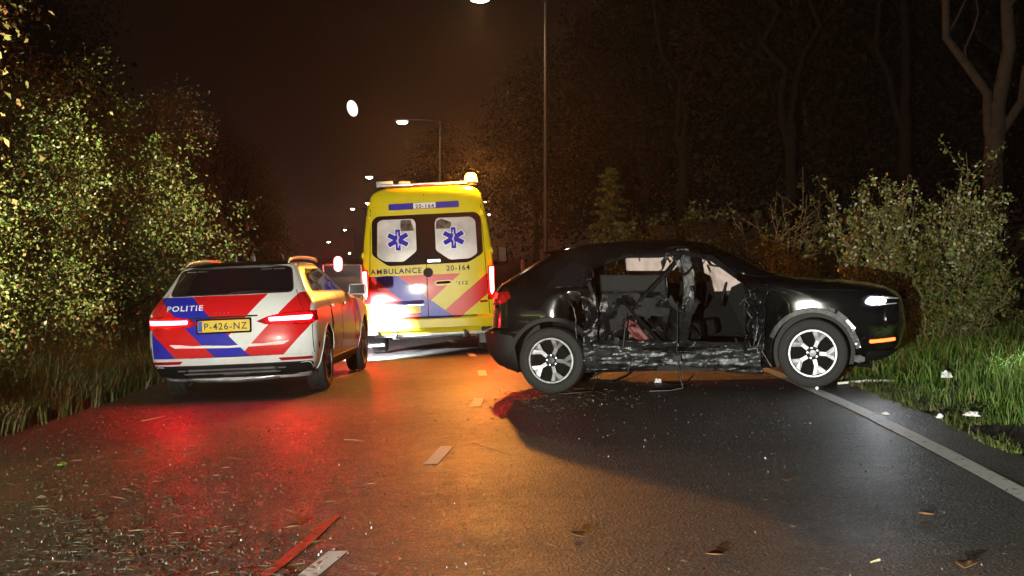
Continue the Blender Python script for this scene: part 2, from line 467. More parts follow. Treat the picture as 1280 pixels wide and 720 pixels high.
def text(f, string, x, z, size, mat, name, parent, off=0.006, align='LEFT', mirror=False, width=None, bold=0.0):
    cu = bpy.data.curves.new('t', 'FONT'); cu.body = string; cu.size = size; cu.align_x = align; cu.extrude = 0.0; cu.offset = bold; cu.space_character = 1.18
    cu.resolution_u = 4
    o = bpy.data.objects.new('t', cu); COL.objects.link(o); dg = bpy.context.evaluated_depsgraph_get()
    me = bpy.data.meshes.new_from_object(o.evaluated_get(dg)); bpy.data.objects.remove(o)
    xs = [v.co.x for v in me.vertices]; k = 1.0
    if width: k = width / (max(xs) - min(xs))
    x0 = min(xs) if align == 'LEFT' else 0
    vs0 = [v.co.copy() for v in me.vertices]
    for v in me.vertices:
        p = f(x + (v.co.x - x0) * k, z + v.co.y); v.co = p + Vector((0, -off, 0))
    for m_ in list(me.materials): me.materials.pop()
    ob = obj(name, me, mat, parent); return ob

def boolean(me, cutters):
    """cut closed meshes out of a closed mesh; cut faces are marked by material slot 1"""
    o = bpy.data.objects.new('tmp_cut', me); COL.objects.link(o); cs = []
    for c in cutters:
        cm = c.mesh('cutter') if isinstance(c, MB) else c
        co = bpy.data.objects.new('tmp_cutter', cm); COL.objects.link(co); cs.append(co)
        md = o.modifiers.new('b', 'BOOLEAN'); md.operation = 'DIFFERENCE'; md.object = co; md.solver = 'EXACT'
    dg = bpy.context.evaluated_depsgraph_get(); dg.update()
    out = bpy.data.meshes.new_from_object(o.evaluated_get(dg))
    for x in cs: bpy.data.objects.remove(x)
    bpy.data.objects.remove(o); return out

def cyl_x(y, z, r, x0, x1, n=40):
    return MB().prism([(y + r * math.cos(2 * math.pi * k / n), z + r * math.sin(2 * math.pi * k / n)) for k in range(n)], x0, x1, 'x')

def mark_faces(me, test, idx):
    for p in me.polygons:
        if test(p.center, p.normal): p.material_index = idx

# wheels: the tyre carries its rim; outer face towards +X when side = 1
def wheel(parent, c, rad, width, rim_r, side, style):
    t = MB(); w = width / 2
    prof = [(-w * 0.82, rim_r), (-w, rim_r + 0.03), (-w, rad - 0.05), (-w * 0.86, rad - 0.012), (-w * 0.6, rad), (-w * 0.42, rad), (-w * 0.38, rad - 0.007), (-w * 0.32, rad - 0.007), (-w * 0.28, rad),
            (-0.02, rad), (-0.012, rad - 0.007), (0.012, rad - 0.007), (0.02, rad), (w * 0.28, rad), (w * 0.32, rad - 0.007), (w * 0.38, rad - 0.007), (w * 0.42, rad), (w * 0.6, rad), (w * 0.86, rad - 0.012), (w, rad - 0.05), (w, rim_r + 0.03), (w * 0.82, rim_r)]
    t.lathe_x(prof, 56)
    o = obj('wheel', t, M['rubber'], parent, 35); o.location = c
    s = side; rim = MB()
    rim.lathe_x([(s * w * 0.84, rim_r + 0.002), (s * w * 0.92, rim_r + 0.002), (s * w * 0.92, rim_r - 0.014), (s * w * 0.7, rim_r - 0.022), (-s * w * 0.8, rim_r - 0.03), (-s * w * 0.8, rim_r), (s * w * 0.6, rim_r - 0.006)], 56, closed=True)
    obj('rim', rim, M['machined'] if style == 'five' else M['alloy'], o, 35)
    d = MB(); d.lathe_x([(-s * w * 0.3, 0.0), (-s * w * 0.3, rim_r * 0.72), (-s * w * 0.1, rim_r * 0.72), (-s * w * 0.1, 0.0)], 36); obj('brake_disc', d, M['gap'], o, 30)
    pk = MB(); pk.lathe_x([(-s * w * 0.5, 0.0), (-s * w * 0.5, rim_r * 0.97)], 36); obj('inner_dish', pk, M['gap'], o)
    n = 5 if style == 'five' else 10
    for k in range(n):
        a0 = 2 * math.pi * k / n + (0.18 if side > 0 else 0.5) - (0.28 if style == 'five' else 0)
        sp = MB(); pockets = MB()
        def P(r, a, x): return (x, r * math.cos(a0 + a), r * math.sin(a0 + a))
        xo, xi = s * w * 0.70, s * w * 0.34
        def bar(mb, p0, p1, h0, h1, x0, x1, dep):
            (r0, a_0), (r1, a_1) = p0, p1
            q = [(r0, a_0 - h0 / r0, x0), (r0, a_0 + h0 / r0, x0), (r1, a_1 + h1 / r1, x1), (r1, a_1 - h1 / r1, x1)]
            vs = [P(*v) for v in q] + [P(v[0], v[1], v[2] - s * dep) for v in q]
            mb.add(vs, [(0, 1, 2, 3), (7, 6, 5, 4), (0, 4, 5, 1), (1, 5, 6, 2), (2, 6, 7, 3), (3, 7, 4, 0)])
        if style == 'five':
            bar(sp, (0.06, 0), (0.155, 0.0), 0.019, 0.020, xo * 0.86, xo * 0.95, 0.04)
            bar(sp, (0.135, 0.03), (rim_r - 0.008, 0.30), 0.021, 0.026, xo * 0.93, xo * 1.12, 0.035)
            bar(sp, (0.135, -0.05), (rim_r - 0.008, -0.19), 0.014, 0.020, xo * 0.93, xo * 1.12, 0.035)
            bar(pockets, (0.15, 0.0), (rim_r - 0.01, 0.06), 0.012, 0.062, xo * 0.80, xo * 0.9, 0.02)
            p_ = obj('spoke_pocket', pockets, M['dark_alloy'], o)
            obj('spoke', sp, M['machined'], o, 20)
        else:
            bar(sp, (0.05, 0), (rim_r - 0.008, 0.05), 0.012, 0.018, xo * 0.75, xo * 1.05, 0.04)
            obj('spoke', sp, M['alloy'], o, 20)
    hub = MB(); hub.lathe_x([(s * w * 0.2, 0.068), (s * w * 0.62, 0.066), (s * w * 0.66, 0.05), (s * w * 0.60, 0.036), (s * w * 0.72, 0.032), (s * w * 0.73, 0.0)], 24)
    obj('hub_cap', hub, M['dark_alloy'], o, 30)
    if style == 'five':
        nm = MB().lathe_x([(s * w * 0.5, 0.011), (s * w * 0.70, 0.010), (s * w * 0.71, 0.0)], 8).mesh('wheel_nut')
        for k in range(5):
            a = 2 * math.pi * k / 5 + 0.5; q = obj('wheel_nut', nm, M['alloy'], o); q.location = (0, 0.052 * math.cos(a), 0.052 * math.sin(a))
    return o

# ================================================================== POLICE CAR
def stripe_paint(name, white, rules, coat=0.5, rough=0.28, mask=None):
    """car paint with printed bands; rules: list of (mask function of u, y, z nodes, colour)"""
    m, nt, b = mat_base(name); t, u, y, z = coords(nt)
    n = noise_node(nt, 5, 5, 0.65, t.outputs['Object'])
    cur = ramp(nt, n.outputs[0], [(0.3, tuple(c * 0.93 for c in white)), (0.7, white)])
    for fn, colr in rules: cur = mixc(nt, fn(u, y, z), cur, colr)
    grime = noise_node(nt, 3, 6, 0.7, t.outputs['Object'])
    low = (X(nt, grime.outputs[0]) * 0.6 - z * 0.55 + 0.12)._m('MAXIMUM', 0.0)._m('MINIMUM', 0.5)     # road film thrown up on the lower panels
    cur = mixc(nt, low, cur, (0.10, 0.09, 0.075))
    nt.links.new(cur, b.inputs['Base Color']); b.inputs['Roughness'].default_value = rough
    b.inputs['Coat Weight'].default_value = coat * 0.5; b.inputs['Coat Roughness'].default_value = 0.04; b.inputs['Specular IOR Level'].default_value = 0.2
    return m

def build_police():
    root = empty('police_car')
    tag(root, 'white police estate car with red and blue chevrons and lit tail lights', 'car')
    lv = [(0.20, 0.22, 4.60, 0.80), (0.30, 0.09, 4.80, 0.88), (0.42, 0.03, 4.88, 0.920), (0.60, 0.0, 4.93, 0.942), (0.75, 0.015, 4.90, 0.943), (0.86, 0.03, 4.75, 0.938),
          (0.94, 0.05, 4.30, 0.925), (0.985, 0.075, 3.75, 0.905), (1.03, 0.105, 3.42, 0.875), (1.08, 0.15, 3.28, 0.835), (1.16, 0.235, 3.08, 0.785), (1.26, 0.345, 2.84, 0.735), (1.36, 0.45, 2.55, 0.680),
          (1.405, 0.49, 2.40, 0.645), (1.425, 0.52, 2.30, 0.60), (1.442, 0.62, 2.15, 0.53), (1.455, 0.85, 1.95, 0.42), (1.462, 1.15, 1.7, 0.22)]
    sh = Shell(lv, 0.30, 3.0, 0.75, 2.6)
    zs = sorted(set([l[0] for l in lv] + [0.25, 0.36, 0.5, 0.68, 0.8, 0.9, 1.0, 1.05, 1.12, 1.21, 1.31, 1.385, 1.415, 1.434]))
    me = sh.build(zs, 12, 30, 10).mesh('body')
    AX = (0.985, 3.91); RW = 0.345
    cuts = [cyl_x(a, 0.335, RW + 0.055, s * 0.58, s * 1.2) for a in AX for s in (-1, 1)]
    me = boolean(me, cuts)
    blue, red = (0.020, 0.025, 0.42), (0.62, 0.012, 0.015)
    def zone(u, y, z): return (y < 0.42) * (z > 0.455) * (z < 1.10) * (u.abs() < 0.885)
    def left(u, y, z): return (u + z) < 0.68
    rules = [
        (lambda u, y, z: zone(u, y, z) * ((u + z) < 0.68) * ((u + z) > 0.29), blue),
        (lambda u, y, z: zone(u, y, z) * ((u + z) < 0.29) * ((u + z) > -0.15), red),
        (lambda u, y, z: zone(u, y, z) * ((u + z) < -0.15) * ((u + z) > -0.60), blue),
        (lambda u, y, z: zone(u, y, z) * ((u + z) > 0.68) * ((z - u) > 0.675), red),
        (lambda u, y, z: zone(u, y, z) * ((u + z) > 0.68) * ((z - u) < 0.34) * ((z - u) > -0.135), red),
        # flank bands on the doors
        (lambda u, y, z: (y > 1.9) * (z < 0.96) * (z > 0.34) * ((y + z * 0.8) > 3.55) * ((y + z * 0.8) < 3.85), red),
        (lambda u, y, z: (y > 1.9) * (z < 0.96) * (z > 0.34) * ((y + z * 0.8) > 3.85) * ((y + z * 0.8) < 4.15), blue),
        (lambda u, y, z: (z > 1.405) * (u.abs() < 0.60), (0.012, 0.012, 0.014)),
    ]
    paint = stripe_paint('police_paint', (0.80, 0.80, 0.80), rules)
    me.materials.clear(); me.materials.append(paint); me.materials.append(M['black_plastic'])
    mark_faces(me, lambda c, n: abs(c.x) < 0.93 and abs(c.x) > 0.5 and any((c.y - a) ** 2 + (c.z - 0.335) ** 2 < (RW + 0.058) ** 2 for a in AX), 1)
    mark_faces(me, lambda c, n: c.z < 0.21, 1)
    shade(me, 32)
    body = obj('body', me, None, root)
    rear = lambda x, z: sh.rear(x, z)
    side = lambda s: (lambda y, z: sh.side(y, z, s))
    # rear screen with seal and spoiler
    patch(rear, [(-0.70, 1.105), (0.70, 1.105), (0.625, 1.385), (-0.625, 1.385)], M['seal'], 'screen_seal', root, 0.003, 0.01, 0.06)
    rw = patch(rear, [(-0.685, 1.115), (0.685, 1.115), (0.61, 1.378), (-0.61, 1.378)], M['dark_glass'], 'rear_window', root, 0.007, 0.01, 0.05, rings=6)
    for x0, x1 in ((-0.55, -0.44), (-0.42, -0.31), (0.30, 0.42), (0.44, 0.56)):
        patch(rear, rect(x0, x1, 1.352, 1.360), M['silver'], 'screen_print', rw, 0.0085, 0.004, 0.002, rings=2)
    wp = MB(); wp.tube([(0.0, 0.16, 1.12), (0.14, 0.17, 1.13), (0.42, 0.175, 1.135)], [0.012, 0.010, 0.005], 6); obj('rear_wiper', wp, M['black_plastic'], root, 60)
    sp = MB(); a = []
    for i in range(17):
        x = -0.66 + 1.32 * i / 16; p = sh.rear(x, 1.40); a.append((x, p.y - 0.035 + 0.03 * (abs(x) / 0.66) ** 3, 1.408 - 0.02 * (x / 0.66) ** 2))
    vs = []
    for p in a: vs += [(p[0], p[1], p[2]), (p[0], p[1] + 0.004, p[2] - 0.022), (p[0] * 0.98, p[1] + 0.16, p[2] + 0.024), (p[0], p[1] + 0.16, p[2] - 0.03)]
    fs = []
    for i in range(16):
        o = i * 4; fs += [(o, o + 4, o + 5, o + 1), (o, o + 2, o + 6, o + 4), (o + 1, o + 5, o + 7, o + 3)]
    sp.add(vs, fs); obj('roof_spoiler', sp, M['seal'], root, 40)
    # side glass: rear quarter, rear door, front door, with bright surround
    for s in (-1, 1):
        f = side(s)
        patch(f, [(0.66, 1.085), (3.12, 1.055), (2.52, 1.352), (0.98, 1.362), (0.80, 1.30)], M['chrome'], 'window_surround', root, 0.003, 0.012, 0.05)
        for poly in ([(0.72, 1.10), (1.18, 1.095), (1.18, 1.345), (1.0, 1.348), (0.86, 1.29)], [(1.22, 1.095), (2.04, 1.085), (2.00, 1.345), (1.22, 1.345)], [(2.10, 1.085), (3.02, 1.07), (2.50, 1.342), (2.07, 1.345)]):
            patch(f, poly, M['dark_glass'], 'side_window', root, 0.006, 0.012, 0.03)
        for poly in ([(1.155, 0.42), (1.165, 0.42), (1.40, 0.72), (1.20, 1.06), (1.19, 1.06), (1.385, 0.72)], rect(2.055, 2.064, 0.34, 1.07), rect(3.10, 3.109, 0.40, 1.04)):
            patch(f, poly, M['gap'], 'door_gap', root, 0.0015, 0.006, 0.002, rings=2)
        for y0 in (1.32, 2.22):
            h = patch(f, rect(y0, y0 + 0.21, 0.905, 0.935), M['white_paint'], 'door_handle', root, 0.035, 0.03, 0.012, rings=2)
        sk = patch(f, rect(1.42, 3.45, 0.225, 0.33), M['black_plastic'], 'sill', root, 0.012, 0.03, 0.02, rings=3)
        rl = MB(); pts = []
        for i in range(19):
            t = i / 18; y = 0.60 + 1.85 * t; zz = 1.425 + 0.055 * math.sin(math.pi * min(1, max(0, t))) ** 0.35; pts.append((s * (0.585 - 0.03 * math.sin(math.pi * t)), y, zz))
        rl.tube(pts, [0.010] + [0.021] * 17 + [0.010], 8); obj('roof_rail', rl, M['white_paint'], root, 60)
        # door mirror
        mr = MB(); mr.box((s * 1.00, 3.02, 1.07), (0.115, 0.06, 0.075), Matrix.Rotation(s * 0.12, 3, 'Z'), 0.045); mr.box((s * 0.89, 3.04, 1.02), (0.06, 0.03, 0.02), None, 0.01)
        mo = obj('door_mirror', mr, M['white_paint'], root, 50)
        mg = MB(); mg.box((s * 1.005, 2.953, 1.07), (0.090, 0.006, 0.055), Matrix.Rotation(s * 0.12, 3, 'Z'), 0.004); obj('mirror_glass', mg, M['dark_glass'], mo)
        # tail lamp
        tl = patch(rear, [(s * 0.31, 0.815), (s * 0.42, 0.780), (s * 0.90, 0.760), (s * 0.925, 0.80), (s * 0.915, 0.905), (s * 0.62, 0.895), (s * 0.44, 0.865)], M['tail_red'], 'tail_light', root, 0.010, 0.03, 0.02, rings=5)
        patch(rear, [(s * 0.455, 0.812), (s * 0.885, 0.812), (s * 0.900, 0.858), (s * 0.445, 0.850)], M['tail_glow'], 'light_bar', tl, 0.016, 0.02, 0.012, rings=3)
        lw = patch(f, [(0.055, 0.775), (0.30, 0.80), (0.33, 0.90), (0.09, 0.905)], M['tail_red'], 'tail_light_wrap', root, 0.008, 0.02, 0.02)
        patch(rear, [(s * 0.56, 0.395), (s * 0.885, 0.395), (s * 0.885, 0.425), (s * 0.53, 0.425)], M['tail_red'], 'reflector', root, 0.006, 0.012, 0.01, rings=2)
        ex = patch(rear, [(s * 0.50, 0.245), (s * 0.86, 0.265), (s * 0.86, 0.36), (s * 0.47, 0.345)], M['gap'], 'exhaust_trim', root, 0.014, 0.03, 0.03)
        for y in AX:
            ar = MB(); a1 = []
            for k in range(25):
                th = math.pi * (-0.08 + 1.16 * k / 24); y_, z_ = y + (RW + 0.052) * math.cos(th), 0.335 + (RW + 0.052) * math.sin(th)
                q = sh.side(y_, max(0.22, z_), s); a1.append((q.x + s * 0.003, y_, z_))
            ar.tube(a1, 0.008, 5); obj('arch_lip', ar, M['white_paint'], root, 60)
        patch(f, rect(0.33, 0.375, 0.50, 0.56), M['gap'], 'towing_sensor', root, 0.003, 0.006, 0.01, rings=2)
    # hatch gaps, white strip painting the crease highlight, chrome strip
    for s in (-1, 1):
        patch(rear, [(s * 0.905, 0.46), (s * 0.911, 0.46), (s * 0.905, 0.76), (s * 0.899, 0.76)], M['gap'], 'hatch_gap', root, 0.0015, 0.006, 0.002, rings=2)
        patch(rear, [(s * 0.815, 0.91), (s * 0.821, 0.91), (s * 0.72, 1.13), (s * 0.714, 1.13)], M['gap'], 'hatch_gap', root, 0.0015, 0.006, 0.002, rings=2)
    patch(rear, rect(-0.89, 0.89, 0.452, 0.459), M['gap'], 'bumper_gap', root, 0.0015, 0.006, 0.002, rings=2)
    patch(rear, [(-0.66, 0.60), (-0.60, 0.567), (0.0, 0.552), (0.60, 0.567), (0.66, 0.60), (0.655, 0.606), (0.595, 0.574), (0.0, 0.560), (-0.595, 0.574), (-0.655, 0.606)], M['white_paint'], 'crease_highlight', root, 0.012, 0.02, 0.003, rings=1)
    patch(rear, rect(-0.455, 0.33, 0.868, 0.882), M['chrome'], 'chrome_strip', root, 0.020, 0.03, 0.005, rings=2)
    patch(rear, rect(-0.355, 0.260, 0.705, 0.862), M['gap'], 'plate_recess', root, 0.002, 0.012, 0.02)
    pl = patch(rear, rect(-0.335, 0.240, 0.722, 0.842), M['plate'], 'number_plate', root, 0.014, 0.012, 0.012)
    patch(rear, rect(-0.330, -0.285, 0.727, 0.837), M['plate_blue'], 'plate_badge', pl, 0.0165, 0.004, 0.004, rings=2)
    text(rear, 'P-426-NZ', -0.262, 0.747, 0.10, M['ink'], 'plate_lettering', pl, 0.019, width=0.475, bold=0.001)
    text(rear, 'POLITIE', -0.695, 0.955, 0.078, M['white_print'], 'lettering', root, 0.008, width=0.415, bold=0.0015)
    # four-dot grille of small badge holes above the chrome strip
    for i in range(4): patch(rear, rect(-0.14 + 0.045 * i, -0.125 + 0.045 * i, 0.915, 0.922), M['silver'], 'badge', root, 0.006, 0.008, 0.002, rings=2)
    # bumper lower part
    patch(rear, [(-0.86, 0.235), (0.86, 0.235), (0.885, 0.375), (-0.885, 0.375)], M['black_plastic'], 'diffuser', root, 0.006, 0.05, 0.03, rings=6)
    patch(rear, [(-0.60, 0.322), (0.60, 0.322), (0.60, 0.334), (-0.60, 0.334)], M['silver'], 'diffuser_trim', root, 0.018, 0.03, 0.004, rings=2)
    patch(rear, [(-0.52, 0.286), (0.52, 0.286), (0.54, 0.294), (-0.54, 0.294)], M['silver'], 'diffuser_trim', root, 0.018, 0.03, 0.004, rings=2)
    patch(rear, [(-0.10, 0.268), (0.20, 0.268), (0.20, 0.283), (-0.10, 0.283)], M['chrome'], 'exhaust_tip', root, 0.03, 0.04, 0.006, rings=2)
    ub = MB(); ub.tube([(-0.62, 0.25, 0.245), (-0.35, 0.22, 0.215), (0.0, 0.24, 0.20), (0.30, 0.2, 0.215), (0.5, 0.25, 0.23)], 0.035, 8); obj('silencer', ub, M['steel'], root, 60)
    # roof gear
    for (x, y, h) in ((-0.10, 1.0, 0.075), (0.10, 1.05, 0.085), (0.34, 1.55, 0.06)):
        an = MB(); an.tube([(x, y, 1.45), (x, y, 1.462)], 0.032, 12); an.tube([(x, y, 1.46), (x + 0.005, y - 0.01, 1.46 + h * 0.55), (x, y - 0.03, 1.46 + h)], [0.014, 0.011, 0.006], 8); obj('roof_antenna', an, M['silver'], root, 40)
    for y in AX:
        for s in (-1, 1): wheel(root, (s * 0.815, y, RW), RW, 0.235, 0.255, s, 'ten')
    # head lamps and their light
    for s in (-1, 1):
        f = lambda x, z: sh.front(x, z)
        hl = patch(f, [(s * 0.45, 0.66), (s * 0.84, 0.68), (s * 0.84, 0.76), (s * 0.45, 0.73)], M['head_glow'], 'headlight', root, 0.012, 0.03, 0.02)
        lamp('headlight_beam', 'SPOT', (s * 0.66, 4.98, 0.68), 6500, (0.90, 0.96, 1.0), root, 0.06, (0.04 - 0.02 * s, 1, -0.30), 54, 0.6)
    patch(lambda x, z: sh.front(x, z), rect(-0.5, 0.5, 0.40, 0.66), M['black_plastic'], 'grille', root, 0.006, 0.02, 0.06)
    ws = patch(lambda x, z: sh.front(x, z), [(-0.66, 1.06), (0.66, 1.06), (0.56, 1.38), (-0.56, 1.38)], M['dark_glass'], 'windscreen', root, 0.006, 0.012, 0.05)
    return root

M['tail_glow'] = emit('lit_tail_light', (1.0, 0.007, 0.012), 420.0)
M['head_glow'] = emit('lit_headlight', (0.9, 0.95, 1.0), 6.0)
M['amb_glow'] = emit('lit_ambulance_tail_light', (1.0, 0.008, 0.007), 480.0)

def settle(root, cx_, cy_, yaw):
    """stand a vehicle on the banked road: tilt with the ground below it"""
    e_ = 0.8
    dx = (gz(cx_ + e_, cy_) - gz(cx_ - e_, cy_)) / (2 * e_); dy = (gz(cx_, cy_ + e_) - gz(cx_, cy_ - e_)) / (2 * e_)
    n = Vector((-dx, -dy, 1)).normalized()
    f = Vector((-math.sin(yaw), math.cos(yaw), 0)); f = (f - n * f.dot(n)).normalized(); r = f.cross(n)
    Mx = Matrix((r, f, n)).transposed()
    return Mx

def place(root, X_, Y_, yaw, ref, sc=(1, 1, 1)):
    """put local point ref (on the wheel plane) at ground point X_, Y_"""
    Mx = settle(root, X_, Y_, yaw); p = Vector((X_, Y_, gz(X_, Y_) + 0.003)) - Mx @ Vector(ref)
    root.matrix_world = Matrix.Translation(p) @ Mx.to_4x4() @ Matrix.Diagonal((*sc, 1))

police = build_police()
place(police, -3.02, 17.6, R(-2.2), (0, 1.95, 0), (1.005, 1, 1.05))

# ================================================================== AMBULANCE
def build_ambulance():
    root = empty('ambulance')
    tag(root, 'yellow high-roof ambulance van with red and blue chevrons and amber roof beacon', 'ambulance')
    A = lambda px, py: ((px - 535.5) / 80.0, 1.585 + (318 - py) / 80.0)
    lv = [(0.34, 0.14, 5.70, 0.93), (0.46, 0.10, 5.85, 0.985), (0.62, 0.09, 5.92, 0.995), (0.95, 0.09, 5.85, 1.0), (1.10, 0.09, 5.62, 1.0), (1.22, 0.092, 5.25, 0.997), (1.32, 0.095, 4.98, 0.992), (1.7, 0.11, 4.66, 0.97),
          (2.1, 0.135, 4.32, 0.925), (2.35, 0.155, 4.05, 0.885), (2.50, 0.175, 3.85, 0.85), (2.60, 0.20, 3.70, 0.80), (2.655, 0.25, 3.55, 0.72), (2.685, 0.36, 3.40, 0.60), (2.70, 0.60, 3.2, 0.40)]
    sh = Shell(lv, 0.16, 4.2, 0.6, 2.8)
    zs = sorted(set([l[0] for l in lv] + [0.4, 0.54, 0.75, 1.16, 1.27, 1.4, 1.5, 1.6, 1.8, 1.9, 2.0, 2.2, 2.28, 2.43, 2.55, 2.63, 2.67, 2.693]))
    me = sh.build(zs, 12, 26, 10).mesh('body'); AX = (1.02, 4.75); RW = 0.345
    me = boolean(me, [cyl_x(a, 0.35, RW + 0.07, s * 0.55, s * 1.3) for a in AX for s in (-1, 1)])
    def seg(u, z, p, q):     # > 0 right of / below the line through two photo points
        (x0, z0), (x1, z1) = A(*p), A(*q); return (u - x0) * (z1 - z0) - (z - z0) * (x1 - x0)
    yel, red, blue = (0.72, 0.58, 0.012), (0.64, 0.016, 0.018), (0.022, 0.035, 0.46)
    zt, zb = A(0, 342.6)[1], A(0, 398)[1]
    zone = lambda u, y, z: (y < 0.3) * (z < zt) * (z > zb) * (u.abs() < 0.90)
    b0, b1 = ((469, 342.6), (527, 398)), ((498, 342.6), (565.5, 398))
    l1, l2, l3 = ((574.5, 342.6), (513, 398)), ((608, 342.6), (543, 398)), ((614, 364), (572.7, 398))
    rules = [(lambda u, y, z: zone(u, y, z) * (seg(u, z, *b0) > 0), red),
             (lambda u, y, z: zone(u, y, z) * (seg(u, z, *b0) < 0) * (seg(u, z, *b1) > 0), blue),
             (lambda u, y, z: zone(u, y, z) * (seg(u, z, *b1) < 0) * (seg(u, z, *l1) > 0), red),
             (lambda u, y, z: zone(u, y, z) * (seg(u, z, *b1) < 0) * (seg(u, z, *l2) < 0) * (seg(u, z, *l3) > 0), red),
             (lambda u, y, z: (y > 0.4) * (z < 1.25) * (z > 0.95), blue), (lambda u, y, z: (y > 0.4) * (z < 0.95) * (z > 0.75), red)]
    # the sign of seg depends on the direction of the two points: both run downwards
    paint = stripe_paint('ambulance_paint', yel, rules, 0.4, 0.32)
    me.materials.clear(); me.materials.append(paint); me.materials.append(M['black_plastic'])
    mark_faces(me, lambda c, n: abs(c.x) < 0.985 and abs(c.x) > 0.5 and any((c.y - a) ** 2 + (c.z - 0.35) ** 2 < (RW + 0.074) ** 2 for a in AX), 1)
    mark_faces(me, lambda c, n: c.z < 0.36, 1); shade(me, 32)
    obj('body', me, None, root)
    rear = lambda x, z: sh.rear(x, z)
    def ap(pts): return [A(*p) for p in pts]
    side = lambda s: (lambda y, z: sh.side(y, z, s))
    # door seams
    xs0 = A(534, 0)[0]
    patch(rear, [(xs0 - 0.006, 0.60), (xs0 + 0.006, 0.60), (xs0 + 0.006, 2.56), (xs0 - 0.006, 2.56)], M['gap'], 'door_seam', root, 0.002, 0.008, 0.002, rings=2)
    for s in (-1, 1):
        patch(rear, [(s * 0.905, 0.62), (s * 0.914, 0.62), (s * 0.835, 2.36), (s * 0.826, 2.36)], M['gap'], 'door_seam', root, 0.002, 0.008, 0.002, rings=2)
        for z in (0.85, 1.62, 2.22):
            h = MB(); q = sh.side(0.19, z, s); h.tube([(q.x + s * 0.005, 0.16, z - 0.05), (q.x + s * 0.005, 0.16, z + 0.05)], 0.020, 8); h.box((q.x, 0.18, z), (0.03, 0.06, 0.02), None, 0.008); obj('door_hinge', h, paint, root, 40)
    patch(rear, rect(-0.80, 0.80, 2.375, 2.383), M['gap'], 'door_seam', root, 0.002, 0.008, 0.002, rings=2)
    # dark band of glass, the two frosted windows and their emblems
    patch(rear, ap([(469, 315), (470, 272), (476, 266), (596, 265), (602, 272), (603, 318), (585, 329), (488, 330)]), M['dark_glass'], 'window_band', root, 0.006, 0.02, 0.05, rings=6)
    for k, (cxp, pts) in enumerate(((501, [(475, 318), (477, 274), (482, 271), (520, 271), (523, 276), (523, 312), (507, 325), (484, 324)]), (568, [(546, 312), (546, 276), (549, 271), (590, 271), (595, 276), (596, 318), (587, 324), (563, 325)]))):
        w = patch(rear, ap(pts), M['frosted'], 'rear_window', root, 0.010, 0.015, 0.04, rings=5)
        if k == 0: cl = ap([(504, 286), (505, 272), (517, 272), (521, 286)])
        else: cl = ap([(547, 285), (548, 275), (554, 272), (566, 277), (565, 285)])
        patch(rear, cl, M['clear_part'], 'clear_section', w, 0.0120, 0.004, 0.015, rings=2)
        c = A(cxp, 297)
        for mat_, nm, grow, of in ((M['white_print'], 'emblem_border', 0.010, 0.0135), (M['emblem_blue'], 'emblem', 0.0, 0.0155)):
            em = MB()
            for j in range(3):
                a = math.pi / 2 + j * math.pi / 3; d = Vector((math.cos(a), math.sin(a))); n_ = Vector((-d.y, d.x)); ln, wd = 0.168 + grow, 0.037 + grow
                q = [Vector(c) + d * (sx * ln) + n_ * (sy * wd) for sx, sy in ((-1, -1), (1, -1), (1, 1), (-1, 1))]
                vs = [rear(p.x, p.y) + Vector((0, -of - 0.0002 * j, 0)) for p in q] + [rear(p.x, p.y) + Vector((0, -of + 0.004, 0)) for p in q]
                em.add(vs, [(0, 1, 2, 3), (0, 4, 5, 1), (1, 5, 6, 2), (2, 6, 7, 3), (3, 7, 4, 0)])
            emo = obj(nm, em, mat_, w)
        st = MB(); st.tube([(c[0], rear(*c).y - 0.019, c[1] - 0.13), (c[0], rear(*c).y - 0.019, c[1] + 0.13)], 0.006, 5)
        st.tube([(c[0] + 0.020 * math.sin(t * 0.9), rear(*c).y - 0.020, c[1] - 0.10 + 0.016 * t) for t in range(13)], 0.005, 5)
        obj('staff_symbol', st, M['white_print'], w)
    patch(rear, ap([(535.5, 327), (551, 327), (551, 323.5), (535.5, 323.5)]), M['silver'], 'window_sticker', root, 0.009, 0.005, 0.004, rings=2)
    # number strip and lettering
    patch(rear, ap([(491, 259), (576, 258), (576, 250), (491, 251)]), M['blue_print'], 'blue_strip', root, 0.004, 0.006, 0.02, rings=3)
    patch(rear, ap([(521, 258), (548, 257.5), (548, 250.5), (521, 251)]), M['white_print'], 'number_label', root, 0.0065, 0.005, 0.003, rings=2)
    def tx(s_, x0, x1, base, size, mat, off=0.007): text(rear, s_, A(x0, 0)[0], A(0, base)[1], size, mat, 'lettering', root, off, width=(x1 - x0) / 80.0, bold=0.002)
    tx('20-164', 523.5, 546, 257.2, 0.082, M['navy_print'], 0.011)
    tx('AMBULANCE', 466, 528, 339.8, 0.115, M['navy_print']); tx('20-164', 558, 586, 338.6, 0.115, M['navy_print']); tx("'112", 569, 583, 357, 0.075, M['navy_print'])
    # lock, handle
    c = A(535.7, 340); y0 = rear(*c).y
    lk = MB(); n = 24
    for r0, r1, ya, yb, nm, mt in ((0.0, 0.075, -0.010, -0.010, 'lock_disc', M['silver']),):
        vs = [(c[0], y0 + ya, c[1])] + [(c[0] + r1 * math.cos(2 * math.pi * k / n), y0 + ya, c[1] + r1 * math.sin(2 * math.pi * k / n)) for k in range(n)] + [(c[0] + r1 * math.cos(2 * math.pi * k / n), y0 + 0.01, c[1] + r1 * math.sin(2 * math.pi * k / n)) for k in range(n)]
        lk.add(vs, [(0, 1 + k, 1 + (k + 1) % n) for k in range(n)] + [(1 + k, 1 + n + k, 1 + n + (k + 1) % n, 1 + (k + 1) % n) for k in range(n)])
    lo = obj('lock_disc', lk, M['black_plastic'], root, 30)
